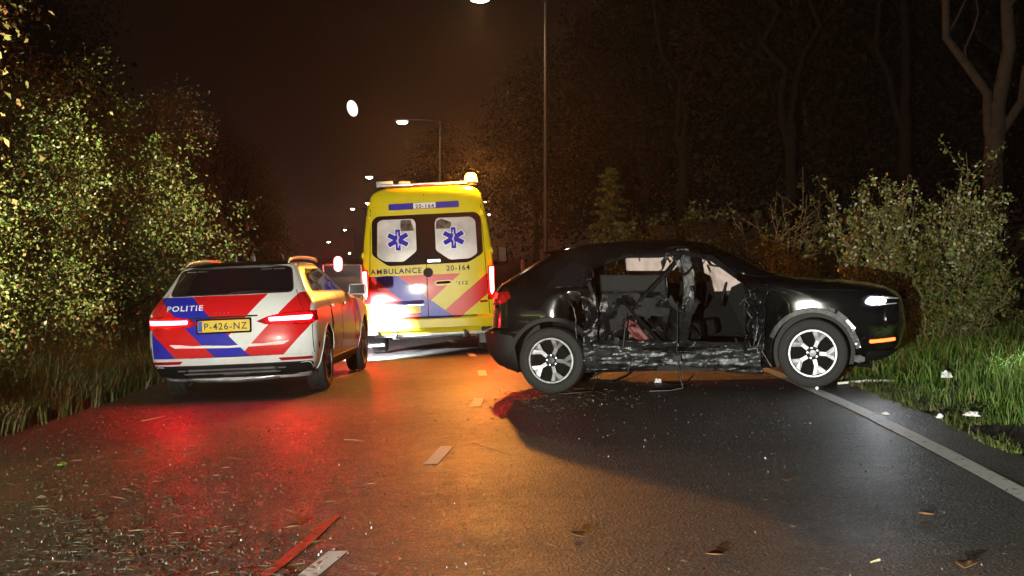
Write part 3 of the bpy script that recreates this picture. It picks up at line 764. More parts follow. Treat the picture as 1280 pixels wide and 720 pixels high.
    patch(rear, ap([(542, 355), (544, 351), (563, 350.5), (565, 354), (561, 357), (546, 357.5)]), M['plate'], 'handle_plate', root, 0.006, 0.012, 0.03, rings=3)
    patch(rear, ap([(543.5, 354.5), (547, 352), (561, 351.8), (563.5, 353.5), (560, 355), (547, 355.3)]), M['gap'], 'door_handle', root, 0.022, 0.02, 0.012, rings=3)
    patch(rear, ap([(597, 381), (606, 380.5), (606, 378), (597, 378)]), M['tail_red'], 'maker_badge', root, 0.006, 0.006, 0.004, rings=2)
    # tail lamps
    for s in (-1, 1):
        tl = patch(rear, [(s * 0.885, 0.84), (s * 0.982, 0.84), (s * 0.985, 1.40), (s * 0.900, 1.38)], M['tail_red'], 'tail_light', root, 0.010, 0.03, 0.02)
        patch(rear, [(s * 0.925, 0.98), (s * 0.945, 0.92), (s * 0.972, 0.98), (s * 0.975, 1.36), (s * 0.925, 1.36)] if s > 0 else [(s * 0.925, 0.98), (s * 0.945, 0.92), (s * 0.972, 0.98), (s * 0.975, 1.36), (s * 0.925, 1.36)], M['amb_glow'], 'light_tube', tl, 0.020, 0.02, 0.01, rings=3)
        patch(rear, [(s * 0.77, 0.49), (s * 0.96, 0.49), (s * 0.96, 0.515), (s * 0.77, 0.515)], M['tail_red'], 'reflector', root, 0.016, 0.02, 0.005, rings=2)
    # plate housing
    hd = MB(); hx0, hx1 = A(474, 0)[0], A(529, 0)[0]; hz = A(0, 375)[1]
    hd.prism([(-0.02, hz - 0.075), (-0.02, hz - 0.06), (0.09, hz), (0.12, hz), (0.12, hz - 0.075)], hx0, hx1, 'x'); obj('plate_lamp_housing', hd, M['silver'], root, 30)
    patch(rear, ap([(476, 391), (525, 391), (525, 381.5), (476, 381.5)]), M['plate'], 'number_plate', root, 0.012, 0.012, 0.01)
    # step bumper
    bp = MB(); pts = []
    for i in range(25):
        x = -1.02 + 2.04 * i / 24; yb = -0.07 + 0.14 * (abs(x) / 1.02) ** 6; pts.append((x, yb))
    prof = [(0.0, 0.57), (0.0, 0.44), (0.03, 0.40), (0.2, 0.39), (0.2, 0.60), (0.03, 0.60)]
    vs = []; fs = []
    for (x, yb) in pts: vs += [(x, yb + a, z) for a, z in prof]
    k = len(prof)
    for i in range(24): fs += [(i * k + j, i * k + (j + 1) % k, (i + 1) * k + (j + 1) % k, (i + 1) * k + j) for j in range(k)]
    fs += [tuple(range(k)), tuple(24 * k + j for j in range(k))]
    bp.add(vs, fs); bo = obj('rear_bumper', bp, paint, root, 35)
    tr = MB(); tr.box((0, -0.03, 0.608), (0.72, 0.06, 0.006), None, 0.004); obj('step_tread', tr, M['black_plastic'], bo)
    for s in (-1, 1):
        cp = MB(); cp.box((s * 0.90, -0.015, 0.385), (0.13, 0.10, 0.035), None, 0.015); obj('bumper_end_cap', cp, M['black_plastic'], bo, 40)
    uf = MB(); uf.box((0, 0.35, 0.34), (0.86, 0.04, 0.05), None, 0.01); uf.tube([(-0.6, 0.5, 0.30), (0.6, 0.5, 0.30)], 0.05, 8); obj('rear_crossmember', uf, M['steel'], root, 40)
    ax = MB(); ax.tube([(-0.8, 1.02, 0.34), (0.8, 1.02, 0.34)], 0.06, 10); ax.box((0, 1.02, 0.34), (0.14, 0.16, 0.13), None, 0.05); obj('rear_axle', ax, M['black_plastic'], root, 40)
    for s in (-1, 1):
        fl = MB(); fl.box((s * 0.86, 0.58, 0.27), (0.13, 0.008, 0.14), None, 0.003); obj('mud_flap', fl, M['seal'], root)
        jk = MB(); jk.tube([(s * 0.52, 0.08, 0.37), (s * 0.55, 0.12, 0.29), (s * 0.5, 0.28, 0.27)], 0.028, 8); obj('tow_eye', jk, M['steel'], root, 50)
    # mirrors
    for s in (-1, 1):
        mr = MB(); mr.box((s * 1.19, 4.55, 1.55), (0.09, 0.05, 0.16), None, 0.04); mr.box((s * 1.06, 4.6, 1.42), (0.10, 0.03, 0.025), None, 0.012)
        mo = obj('door_mirror', mr, M['black_plastic'], root, 50); mg = MB(); mg.box((s * 1.19, 4.495, 1.56), (0.07, 0.006, 0.13), None, 0.004); obj('mirror_glass', mg, M['chrome'], mo)
    # roof equipment
    rb = MB(); rb.box((-0.02, 0.50, 2.735), (0.66, 0.10, 0.022), None, 0.015); obj('roof_bar', rb, M['silver'], root, 40)
    for x, y, h in ((-0.62, 0.52, 0.05), (-0.36, 0.55, 0.045), (-0.28, 0.55, 0.04)):
        q = MB(); q.box((x, y, 2.74 + h * 0.4), (0.05 if x > -0.5 else 0.13, 0.06, h), None, 0.015); obj('roof_lamp', q, M['clear_lens'], root, 40)
    ra = MB(); ra.tube([(0.10, 0.9, 2.68), (0.12, 0.86, 2.80)], [0.012, 0.006], 6); obj('roof_antenna', ra, M['black_plastic'], root)
    sp = MB(); sp.box((-0.02, 0.46, 2.712), (0.17, 0.07, 0.020), None, 0.012); obj('high_brake_light', sp, M['tail_red'], root, 40)
    bx_, bz_ = A(590, 0)[0] + 0.02, 2.80
    bc = MB(); bc.tube([(bx_, 0.50, 2.70), (bx_, 0.50, 2.745)], [0.085, 0.08], 16); bo2 = obj('beacon', bc, M['black_plastic'], root, 40)
    dm = MB(); dm.tube([(bx_, 0.50, 2.745 + 0.15 * math.sin(t * 0.2244) ** 1.0) for t in range(8)], [0.10 * max(0.0, math.cos(t * 0.2244)) ** 0.5 + 0.001 for t in range(8)], 16); obj('beacon_dome', dm, M['beacon_lens'], bo2, 60)
    bl = MB(); bl.prism([(bx_ + 0.055 * math.cos(t * math.pi / 8), 2.815 + 0.05 * math.sin(t * math.pi / 8)) for t in range(16)], 0.375, 0.42, 'y'); obj('beacon_bulb', bl, M['beacon_glow'], bo2)
    lamp('beacon_light', 'POINT', (bx_, 0.33, 2.88), 1100, (1.0, 0.34, 0.04), root, 0.07)
    for y in AX:
        for s in (-1, 1): wheel(root, (s * 0.83, y, RW), RW, 0.235, 0.21, s, 'ten')
    patch(lambda x, z: sh.front(x, z), [(-0.80, 1.36), (0.80, 1.36), (0.74, 2.2), (-0.74, 2.2)], M['dark_glass'], 'windscreen', root, 0.006, 0.012, 0.08)
    for s in (-1, 1):
        patch(side(s), [(3.75, 1.36), (4.75, 1.36), (4.25, 2.02), (3.75, 2.05)], M['dark_glass'], 'side_window', root, 0.006, 0.012, 0.06)
        patch(lambda x, z: sh.front(x, z), [(s * 0.6, 0.85), (s * 0.9, 0.86), (s * 0.9, 1.05), (s * 0.6, 1.0)], M['clear_lens'], 'headlight', root, 0.01, 0.03, 0.03)
    return root

def frosted_mat():
    m, nt, b = mat_base('frosted_window'); t = nt.nodes.new('ShaderNodeTexCoord')
    n = noise_node(nt, 1.6, 4, 0.6, t.outputs['Object'])
    c = ramp(nt, n.outputs[0], [(0.35, (0.34, 0.30, 0.285)), (0.62, (0.60, 0.555, 0.545))])
    nt.links.new(c, b.inputs['Base Color']); nt.links.new(c, b.inputs['Emission Color']); b.inputs['Emission Strength'].default_value = 0.10  # faint glow in the pane in place of a lit interior
    b.inputs['Roughness'].default_value = 0.25; return m
M['frosted'] = frosted_mat()
M['clear_part'] = simple('window_clear_part', (0.10, 0.085, 0.075), 0.12, vary=0.8, scale=9)
M['emblem_blue'] = simple('emblem_blue', (0.018, 0.020, 0.46), 0.6, vary=0.04, spec=0.1)
M['beacon_glow'] = emit('lit_beacon', (1.0, 0.62, 0.16), 60.0); M['beacon_lens'] = emit('amber_beacon_lens', (1.0, 0.50, 0.07), 7.0)

ambulance = build_ambulance()
place(ambulance, -1.31, 24.7, R(1.2), (0, 2.6, 0), (1.035, 1, 0.98))

# ================================================================== WRECKED CAR
M['black_paint'] = simple('black_car_paint', (0.004, 0.004, 0.0045), 0.14, coat=1.0, spec=0.3, vary=0.6, scale=4)
M['torn_metal'] = simple('torn_metal', (0.085, 0.088, 0.092), 0.36, metal=0.8, vary=0.8, scale=11, bmp=0.5, bscale=30)
M['torn_black'] = simple('torn_black_panel', (0.006, 0.006, 0.007), 0.28, spec=0.3, vary=0.5, bmp=0.3, bscale=25)
M['airbag'] = simple('airbag_cloth', (0.52, 0.41, 0.38), 0.9, vary=0.12, bmp=0.4, bscale=12)
M['door_card'] = simple('door_lining', (0.016, 0.017, 0.018), 0.8, spec=0.25, vary=0.3, bmp=0.3, bscale=40)
M['seat_cloth'] = simple('seat_cloth', (0.006, 0.006, 0.0065), 0.9, spec=0.1, vary=0.3, bmp=0.3, bscale=150)
M['maroon'] = simple('maroon_leatherette', (0.13, 0.022, 0.024), 0.6, vary=0.3)
M['liner'] = simple('arch_liner', (0.09, 0.09, 0.10), 0.55, vary=0.5, scale=16, bmp=0.5, bscale=40)
M['wreck_tail'] = emit('lit_wreck_tail_light', (1.0, 0.03, 0.03), 2.0)
M['beam_glow'] = emit('lit_wreck_headlight', (0.85, 0.94, 1.0), 260.0)
M['amber_glow'] = emit('lit_amber_strip', (1.0, 0.10, 0.02), 6.0)

def crumple(f, nu, nv, amp, freq, seed, nrm=Vector((1, 0, 0)), hole=None, stretch=(1, 1, 1)):
    vs = []; fs = []
    for j in range(nv):
        for i in range(nu):
            u, v = i / (nu - 1), j / (nv - 1); p = Vector(f(u, v)); q = Vector((p.x * stretch[0], p.y * stretch[1], p.z * stretch[2])) * freq + Vector((seed, seed * 2.1, 0))
            d = 1.0 - 2.2 * abs(mnoise.noise(q)) + 0.6 * mnoise.noise(q * 2.7) - 0.5 * abs(mnoise.noise(q * 5.1))
            e_ = Vector((0, mnoise.noise(q + Vector((9, 0, 0))), mnoise.noise(q + Vector((0, 7, 0)))))
            vs.append(p + nrm * (d * amp) + e_ * amp * 0.6)
    for j in range(nv - 1):
        for i in range(nu - 1):
            if hole and hole((i + 0.5) / (nu - 1), (j + 0.5) / (nv - 1)): continue
            fs.append((j * nu + i, j * nu + i + 1, (j + 1) * nu + i + 1, (j + 1) * nu + i))
    mb = MB(); mb.add(vs, fs); return mb

def thicken(o, t):
    md = o.modifiers.new('thickness', 'SOLIDIFY'); md.thickness = t; md.offset = 0; return o

def build_wreck():
    root = empty('wrecked_car')
    tag(root, 'wrecked black crossover car, side torn open, standing across the right lane', 'car')
    P = lambda px, py: ((px - 697) / 122.0 + 0.825, (487 - py) / 121.0)
    lv = [(0.20, 0.34, 4.10, 0.78), (0.30, 0.13, 4.29, 0.86), (0.45, 0.03, 4.37, 0.892), (0.62, 0.0, 4.395, 0.8975), (0.665, 0.004, 4.39, 0.897), (0.70, 0.075, 4.39, 0.890), (0.84, 0.09, 4.365, 0.89), (0.92, 0.10, 4.29, 0.885), (1.0, 0.112, 4.05, 0.875),
          (1.05, 0.122, 3.72, 0.862), (1.09, 0.14, 3.32, 0.845), (1.15, 0.19, 3.04, 0.815), (1.185, 0.25, 2.96, 0.797), (1.25, 0.37, 2.84, 0.765), (1.38, 0.60, 2.60, 0.70), (1.45, 0.73, 2.46, 0.655), (1.50, 0.86, 2.34, 0.61), (1.532, 1.02, 2.18, 0.55), (1.548, 1.32, 2.03, 0.42), (1.555, 1.5, 1.9, 0.2)]
    def dent(p):
        x, y, z = p
        if x > 0.3:
            n1 = mnoise.noise(Vector((y * 3.1, z * 3.1, 4.0))); n2 = abs(mnoise.noise(Vector((y * 8, z * 8, 1.0))))
            q = math.exp(-((y - 1.12) / 0.16) ** 2 - ((z - 0.80) / 0.32) ** 2); x -= q * (0.10 + 0.06 * n1 + 0.10 * n2)
            q = math.exp(-((y - 2.98) / 0.15) ** 2 - ((z - 0.70) / 0.38) ** 2); x -= q * (0.13 + 0.10 * n1 + 0.16 * n2)
            q = math.exp(-((y - 2.0) / 0.85) ** 2 - ((z - 0.25) / 0.16) ** 2); x -= q * (0.12 + 0.10 * n1)
            q = math.exp(-((y - 2.1) / 0.5) ** 2 - ((z - 1.46) / 0.10) ** 2); x -= q * (0.05 + 0.05 * n1)
        if z > 1.40: z -= 0.05 * math.exp(-((y - 2.25) / 0.30) ** 2 - ((x - 0.45) / 0.35) ** 2)
        return Vector((x, y, z))
    sh = Shell(lv, 0.42, 2.7, 0.80, 2.5, dent)
    zs = sorted(set([l[0] for l in lv] + [0.25, 0.37, 0.5, 0.56, 0.67, 0.78, 0.88, 0.96, 1.025, 1.07, 1.12, 1.2, 1.3, 1.34, 1.42, 1.475, 1.518, 1.54]))
    me = sh.build(zs, 12, 70, 12).mesh('body'); AX = (0.825, 3.48); RW = 0.345
    lvi = [(0.36, 0.75, 2.95, 0.80), (0.6, 0.62, 2.98, 0.81), (0.9, 0.58, 2.95, 0.80), (1.08, 0.60, 2.90, 0.77), (1.25, 0.66, 2.72, 0.69), (1.38, 0.78, 2.48, 0.62), (1.455, 0.95, 2.28, 0.55), (1.49, 1.15, 2.1, 0.45)]
    inner = Shell(lvi, 0.25, 3, 0.30, 3).build([l[0] for l in lvi], 6, 10, 6)
    ap = [P(*q) for q in ((740, 432), (735, 376), (752, 332), (775, 320), (805, 314), (860, 312), (897, 319), (933, 349), (944, 372), (946, 424), (936, 434))]
    apd = densify([Vector(q) for q in ap], 0.05); rj = random.Random(12)
    ap = [(q.x + rj.uniform(-0.022, 0.022), q.y + rj.uniform(-0.016, 0.016)) for q in apd]
    cuts = [cyl_x(a, 0.345, RW + 0.065, s * 0.55, s * 1.2) for a in AX for s in (-1, 1)]
    cuts += [MB().prism([(1.05, 1.07), (2.86, 1.05), (2.46, 1.39), (1.25, 1.41)], -1.2, -0.35, 'x'), MB().prism(ap, 0.25, 1.3, 'x'), inner]
    me = boolean(me, cuts)
    me.materials.clear(); me.materials.append(M['black_paint']); me.materials.append(M['black_plastic'])
    mark_faces(me, lambda c, n: 0.5 < abs(c.x) < 0.885 and any((c.y - a) ** 2 + (c.z - 0.345) ** 2 < (RW + 0.068) ** 2 for a in AX), 1)
    mark_faces(me, lambda c, n: 0.6 < c.y < 2.97 and 0.35 < c.z < 1.5 and abs(c.x) < 0.82 and n.dot(Vector((c.x, 0, c.z - 0.9))) < 0, 1)
    shade(me, 28); obj('body', me, None, root)
    rear = lambda x, z: sh.rear(x, z); front = lambda x, z: sh.front(x, z)
    sd = lambda s: (lambda y, z: sh.side(y, z, s))
    R_ = sd(1)
    # rear end
    patch(rear, [(-0.60, 1.20), (0.60, 1.20), (0.52, 1.43), (-0.52, 1.43)], M['dark_glass'], 'rear_window', root, 0.006, 0.012, 0.05)
    spl = MB(); vs = []; fs = []
    for i in range(15):
        x = -0.60 + 1.2 * i / 14; yb = 0.62 + 0.10 * (x / 0.6) ** 2; vs += [(x, yb, 1.475), (x, yb + 0.02, 1.45), (x, yb + 0.30, 1.515 - 0.03 * (x / 0.6) ** 2), (x, yb + 0.28, 1.44)]
    for i in range(14):
        o = i * 4; fs += [(o, o + 4, o + 5, o + 1), (o, o + 2, o + 6, o + 4), (o + 1, o + 5, o + 7, o + 3)]
    spl.add(vs, fs); obj('roof_spoiler', spl, M['black_paint'], root, 40)
    for s in (-1, 1):
        tl = patch(sd(s), [(0.16, 0.93), (0.34, 0.95), (0.42, 1.02), (0.40, 1.07), (0.22, 1.075)], M['tail_red'], 'tail_light', root, 0.012, 0.03, 0.03, dome=0.01)
        patch(sd(s), [(0.215, 1.0), (0.25, 1.0), (0.27, 1.055), (0.235, 1.055)], M['wreck_tail'], 'light_element', tl, 0.028, 0.02, 0.008, rings=2)
        patch(sd(s), [(0.12, 0.22), (0.45, 0.22), (0.47, 0.30), (0.43, 0.62), (0.06, 0.66), (0.04, 0.44)], M['black_plastic'], 'bumper_cladding', root, 0.010, 0.03, 0.04)
        patch(sd(s), [(3.96, 0.24), (4.25, 0.24), (4.33, 0.32), (4.02, 0.34)], M['black_plastic'], 'bumper_cladding', root, 0.010, 0.03, 0.03)
        for a in AX:
            ar = MB(); vs = []; fs = []
            for k in range(33):
                th = math.pi * (-0.10 + 1.2 * k / 32); row = []
                for rr, of in ((RW + 0.060, -0.03), (RW + 0.062, 0.014), (RW + 0.105, 0.012), (RW + 0.112, -0.004)):
                    y_, z_ = a + rr * math.cos(th), 0.345 + rr * math.sin(th); q = sh.side(y_, max(0.22, z_), s); row.append((q.x + s * of, y_, max(0.20, z_)))
                vs += row
            for k in range(32):
                if s > 0 and a > 3 and (k < 5 or k > 25): continue
                fs += [(k * 4 + j, k * 4 + j + 1, k * 4 + j + 5, k * 4 + j + 4) for j in range(3)]
            ar.add(vs, fs); obj('arch_cladding', ar, M['black_plastic'] if not (s > 0 and a > 3) else M['liner'], root, 40)
        hl = patch(sd(s), [(3.93, 0.80), (4.12, 0.775), (4.30, 0.78), (4.335, 0.83), (4.20, 0.905), (3.98, 0.885)], M['dark_glass'], 'headlight', root, 0.010, 0.03, 0.03)
        if s > 0:
            patch(R_, [(4.00, 0.825), (4.06, 0.800), (4.16, 0.806), (4.20, 0.83), (4.12, 0.868), (4.03, 0.866)], M['beam_glow'], 'headlight_lens', hl, 0.022, 0.02, 0.03)
            patch(R_, [(4.16, 0.858), (4.31, 0.835), (4.32, 0.842), (4.16, 0.872)], M['clear_lens'], 'light_strip', hl, 0.018, 0.02, 0.004, rings=2)
            patch(R_, [(4.12, 0.79), (4.29, 0.79), (4.30, 0.80), (4.12, 0.80)], M['clear_lens'], 'light_strip', hl, 0.018, 0.02, 0.004, rings=2)
        st = patch(sd(s), [(4.03, 0.425), (4.27, 0.43), (4.275, 0.458), (4.03, 0.455)], M['amber_glow'] if s > 0 else M['clear_lens'], 'amber_side_strip', root, 0.012, 0.015, 0.008, rings=2)
        patch(sd(s), [(4.19, 0.56), (4.25, 0.56), (4.24, 0.78), (4.18, 0.78)], M['black_paint'], 'bumper_blade', root, 0.02, 0.03, 0.02)
    # quarter window and shoulder crease on the near side, fuel-flap sized panel gap behind the torn door
    patch(R_, [(0.78, 1.10), (1.18, 1.10), (1.22, 1.30), (1.06, 1.36), (0.94, 1.28)], M['dark_glass'], 'quarter_window', root, 0.004, 0.01, 0.03)
    bentp = [R_(1.02 + 0.10 * t + 0.02 * math.sin(5 * t), 0.97 - 0.42 * t) + Vector((0.012, 0, 0)) for t in [i / 8 for i in range(9)]]
    b_ = MB(); b_.tube(bentp, [0.004] + [0.007] * 7 + [0.004], 5); obj('bent_panel_edge', b_, M['torn_metal'], root, 60)
    def quarter(u, v):
        y, z = 1.14 + 0.15 * u + 0.04 * math.sin(3 * v), 0.47 + 0.62 * v; return sh.side(y, z, 1) + Vector((0.02 - 0.09 * u, 0, 0))
    q = obj('torn_quarter_panel', crumple(quarter, 12, 26, 0.030, 5.0, 3.0), M['torn_black'], root, 50); thicken(q, 0.004)
    # bonnet gap and windscreen
    patch(front, [(-0.64, 1.12), (0.64, 1.12), (0.52, 1.44), (-0.52, 1.44)], M['dark_glass'], 'windscreen', root, 0.006, 0.012, 0.05)
    bg = MB(); bg.tube([sh.side(y, 1.0 - 0.06 * (y - 3.1), 1) + Vector((0.001, 0, 0)) for y in [3.05 + 0.08 * i for i in range(12)]], 0.005, 5); obj('bonnet_gap', bg, M['gap'], root)
    # mirror of the far door
    mr = MB(); mr.box((-1.0, 2.80, 1.13), (0.10, 0.05, 0.07), None, 0.035); mo = obj('door_mirror', mr, M['black_paint'], root, 50)
    mg = MB(); mg.box((-1.0, 2.745, 1.13), (0.08, 0.005, 0.052), None, 0.004); obj('mirror_glass', mg, M['chrome'], mo)
    # cabin: floor, far door lining, dashboard, seats
    fl = MB(); fl.box((-0.02, 1.75, 0.375), (0.74, 1.12, 0.03), None, 0.01); obj('cabin_floor', fl, M['seat_cloth'], root)
    fd = MB(); fd.prism([(1.0, 0.42), (2.92, 0.42), (2.86, 1.06), (1.0, 1.08)], -0.80, -0.745, 'x'); obj('far_door_lining', fd, M['seat_cloth'], root)
    ds = MB(); ds.prism([(2.62, 0.90), (2.66, 1.02), (2.80, 1.08), (2.95, 1.06), (2.95, 0.45), (2.80, 0.50)], -0.72, 0.38, 'x'); obj('dashboard', ds, M['gap'], root, 30)
    def seat(xc_, y0, lean, name, mt):
        c = MB(); c.box((xc_, y0 + 0.22, 0.56), (0.24, 0.26, 0.09), Matrix.Rotation(0.10, 3, 'X'), 0.06); so = obj(name, c, mt, root, 50)
        b = MB(); b.box((xc_, y0 - 0.08 - 0.30 * lean, 0.88 - 0.12 * lean), (0.23, 0.075, 0.32), Matrix.Rotation(0.18 + lean, 3, 'X'), 0.06); obj('backrest', b, mt, so, 50)
        h = MB(); h.box((xc_, y0 - 0.16 - 0.62 * lean, 1.27 - 0.32 * lean), (0.13, 0.05, 0.085), Matrix.Rotation(0.15 + lean, 3, 'X'), 0.04); h.tube([(xc_ - 0.06, y0 - 0.13 - 0.48 * lean, 1.13 - 0.26 * lean), (xc_ - 0.06, y0 - 0.15 - 0.58 * lean, 1.22 - 0.30 * lean)], 0.008, 6); obj('headrest', h, mt, so, 50)
    seat(-0.38, 1.95, 0.55, 'driver_seat', M['seat_cloth']); seat(0.20, 1.86, 0.75, 'passenger_seat', M['seat_cloth'])
    rs = MB(); rs.box((-0.05, 1.02, 0.62), (0.60, 0.24, 0.10), None, 0.06); rs.box((-0.05, 0.80, 0.92), (0.60, 0.08, 0.30), Matrix.Rotation(0.25, 3, 'X'), 0.06); obj('rear_bench', rs, M['seat_cloth'], root, 50)
    sw = MB(); sw.tube([(-0.36 + 0.18 * math.cos(t * math.pi / 12), 2.53 + 0.05 * math.sin(t * math.pi / 12), 0.97 + 0.17 * math.sin(t * math.pi / 12)) for t in range(25)], 0.015, 8); sw.box((-0.36, 2.56, 0.96), (0.06, 0.03, 0.05), None, 0.02); obj('steering_wheel', sw, M['black_plastic'], root, 60)
    # airbags
    def cloth(f, nu, nv, amp, seed, name):
        o = obj(name, crumple(f, nu, nv, amp, 5.0, seed), M['airbag'], root, 70); thicken(o, 0.012); return o
    cloth(lambda u, v: (-0.60 - 0.08 * v + 0.04 * math.sin(9 * u), 1.40 + 0.76 * u, 1.45 - v * (0.29 + 0.05 * math.sin(7 * u))), 30, 12, 0.022, 1.0, 'curtain_airbag')
    cloth(lambda u, v: (-0.58 - 0.06 * v + 0.03 * math.sin(8 * u), 2.06 + (0.50 + 0.26 * v) * u + 0.08 * v, 1.46 - 0.06 * u - v * (0.24 + 0.24 * u)), 26, 14, 0.024, 5.0, 'curtain_airbag')
    cloth(lambda u, v: (-0.26 - 0.10 * v + 0.10 * math.sin(3.1 * u), 2.36 + 0.40 * u + 0.05 * v, 1.26 - 0.10 * u - v * (0.30 - 0.12 * u)), 22, 18, 0.035, 8.0, 'steering_airbag')
    # crushed doors and pillars on the near side
    def rdoor(u, v):
        y = 1.26 + 0.94 * u + 0.10 * v * (1 - u); z = 0.44 + 0.74 * v; return (0.62 - 0.20 * math.sin(math.pi * u) * (1 - 0.5 * v) + 0.04 * v, y, z)
    o = obj('crushed_rear_door', crumple(rdoor, 34, 26, 0.05, 4.2, 7.0, hole=lambda u, v: (u - 0.52) ** 2 * 30 + (v - 0.40) ** 2 * 22 < 0.35 or (u > 0.8 and v > 0.55 + 0.5 * (1 - u))), M['torn_black'], root, 45); thicken(o, 0.006)
    def band(u, v):
        return (0.66 + 0.02 * math.sin(6 * u), 1.34 + 0.68 * u, 1.035 + 0.175 * v - 0.03 * u)
    o = obj('door_top_lining', crumple(band, 26, 8, 0.016, 4.0, 2.0), M['door_card'], root, 50); thicken(o, 0.03)
    def mar(u, v): return (0.60 - 0.05 * v, 1.40 + 0.30 * u + 0.25 * (1 - v), 0.55 + 0.34 * v - 0.22 * u)
    o = obj('torn_trim', crumple(mar, 14, 12, 0.03, 6.0, 4.0), M['maroon'], root, 50); thicken(o, 0.02)
    def dl(u, v): return (0.68, 1.42 + 0.62 * u, 0.62 + 0.38 * v + 0.03 * math.sin(5 * u))
    o = obj('crushed_door_skin', crumple(dl, 24, 16, 0.045, 5.5, 9.0, hole=lambda u, v: mnoise.noise(Vector((u * 3.2, v * 3.2, 2.0))) > 0.05), M['door_card'], root, 50); thicken(o, 0.006)
    pil = MB(); vs = []
    for i in range(14):
        t = i / 13; y = 2.20 + 0.06 * math.sin(4 * t) - 0.02 * t; z = 1.44 - 1.0 * t; x = 0.60 + 0.12 * t - 0.08 * math.sin(3.1 * t); w = 0.055 + 0.07 * (t - 0.3) ** 2
        vs += [(x + 0.04, y - w, z), (x + 0.05, y + w, z), (x - 0.05, y + w * 0.8, z), (x - 0.05, y - w * 0.8, z)]
    pil.add(vs, [(i * 4 + j, i * 4 + (j + 1) % 4, i * 4 + 4 + (j + 1) % 4, i * 4 + 4 + j) for i in range(13) for j in range(4)]); obj('bent_pillar', pil, M['torn_black'], root, 40)
    dg = MB(); dg.tube([(0.66, 1.52, 0.66), (0.70, 1.80, 0.98), (0.66, 2.05, 1.22), (0.62, 2.20, 1.40)], [0.02, 0.028, 0.03, 0.025], 6); obj('torn_door_frame', dg, M['torn_black'], root, 40)
    dg = MB(); dg.tube([(0.70, 1.58, 0.92), (0.72, 1.78, 0.68), (0.74, 1.94, 0.50), (0.76, 2.1, 0.44)], [0.015, 0.02, 0.02, 0.012], 6); obj('torn_door_frame', dg, M['torn_black'], root, 40)
    # window rail, torn loose under the roof
    rl = MB(); rl.tube([(0.63, 1.36, 1.33), (0.655, 1.62, 1.40), (0.66, 1.95, 1.385), (0.645, 2.2, 1.405), (0.62, 2.5, 1.33), (0.66, 2.82, 1.08)], [0.03, 0.03, 0.028, 0.03, 0.035, 0.03], 7); obj('roof_rail', rl, M['torn_black'], root, 50)
    # crushed sill
    def sill(u, v):
        a = math.pi * (0.05 + 0.95 * v); return (0.72 + 0.13 * math.sin(a) + 0.03 * math.sin(9 * u), 1.16 + 1.82 * u, 0.33 - 0.15 * math.cos(a) + 0.04 * math.sin(3 * u + 1))
    o = obj('crushed_sill', crumple(sill, 110, 30, 0.030, 4.5, 11.0, stretch=(1.5, 0.55, 3.2)), M['torn_metal'], root, 32); thicken(o, 0.004)
    def sill2(u, v):
        return (0.80 + 0.03 * math.sin(7 * u) - 0.10 * v, 1.22 + 1.70 * u, 0.40 + 0.09 * v + 0.02 * math.sin(5 * u))
    o = obj('peeled_sill_flange', crumple(sill2, 90, 9, 0.026, 5.0, 21.0, stretch=(1, 0.8, 2.5)), M['torn_metal'], root, 32); thicken(o, 0.003)
    lo = MB(); lo.prism([(1.9, 0.20), (2.95, 0.19), (2.97, 0.285), (2.5, 0.30), (1.95, 0.285)], 0.76, 0.80, 'x'); obj('sill_cover', lo, M['door_card'], root, 30)
    # crushed front wing edge behind the wheel
    def wing(u, v):
        return (0.845 - 0.08 * math.sin(math.pi * u), 2.80 + 0.20 * u + 0.05 * v, 0.30 + 0.74 * v)
    o = obj('crushed_wing', crumple(wing, 18, 44, 0.055, 7.5, 15.0), M['torn_black'], root, 30); thicken(o, 0.004)
    for i in range(7):
        y = 2.84 + 0.03 * i; tr = MB(); rr = random.Random(40 + i)
        tr.tube([(0.90 + 0.03 * rr.random(), y + 0.06 * rr.uniform(-1, 1), 1.0 - 0.09 * i + 0.02 * k * rr.uniform(-3, 1) - 0.06 * k) for k in range(4)], 0.006, 5); obj('torn_strip', tr, M['torn_metal'], root)
    # shreds of sheet metal and trim round the torn opening
    rs_ = random.Random(77)
    for i in range(34):
        t = rs_.random(); edge = i % 4
        if edge == 0: c = Vector((0.80, 1.20 + 0.12 * rs_.random(), 0.5 + 0.75 * t))
        elif edge == 1: c = Vector((0.66, 1.35 + 1.2 * t, 1.38 - 0.10 * rs_.random()))
        elif edge == 2: c = Vector((0.80, 1.25 + 1.6 * t, 0.42 + 0.14 * rs_.random()))
        else: c = Vector((0.74, 2.05 + 0.35 * rs_.random(), 0.5 + 0.85 * t))
        sb = MB(); d = Vector((rs_.uniform(-0.3, 0.6), rs_.uniform(-1, 1), rs_.uniform(-1, 0.5))).normalized(); n_ = d.cross(Vector((1, 0.2, 0.1))).normalized(); L = rs_.uniform(0.05, 0.20); W = rs_.uniform(0.008, 0.035); k = 5; vs = []
        for q in range(k):
            f_ = q / (k - 1); p = c + d * (L * f_) + Vector((0.05 * math.sin(5 * f_ + i), 0, 0.04 * math.cos(4 * f_ + i))); w_ = W * (1 - 0.8 * f_); vs += [p - n_ * w_, p + n_ * w_, p + n_ * w_ * 0.8 + Vector((0.004, 0, 0))]
        sb.add(vs, [(q * 3 + a_, q * 3 + (a_ + 1) % 3, q * 3 + 3 + (a_ + 1) % 3, q * 3 + 3 + a_) for q in range(k - 1) for a_ in range(3)])
        obj('torn_strip', sb, M['torn_metal'] if rs_.random() < 0.45 else (M['door_card'] if rs_.random() < 0.6 else M['torn_black']), root, 50)
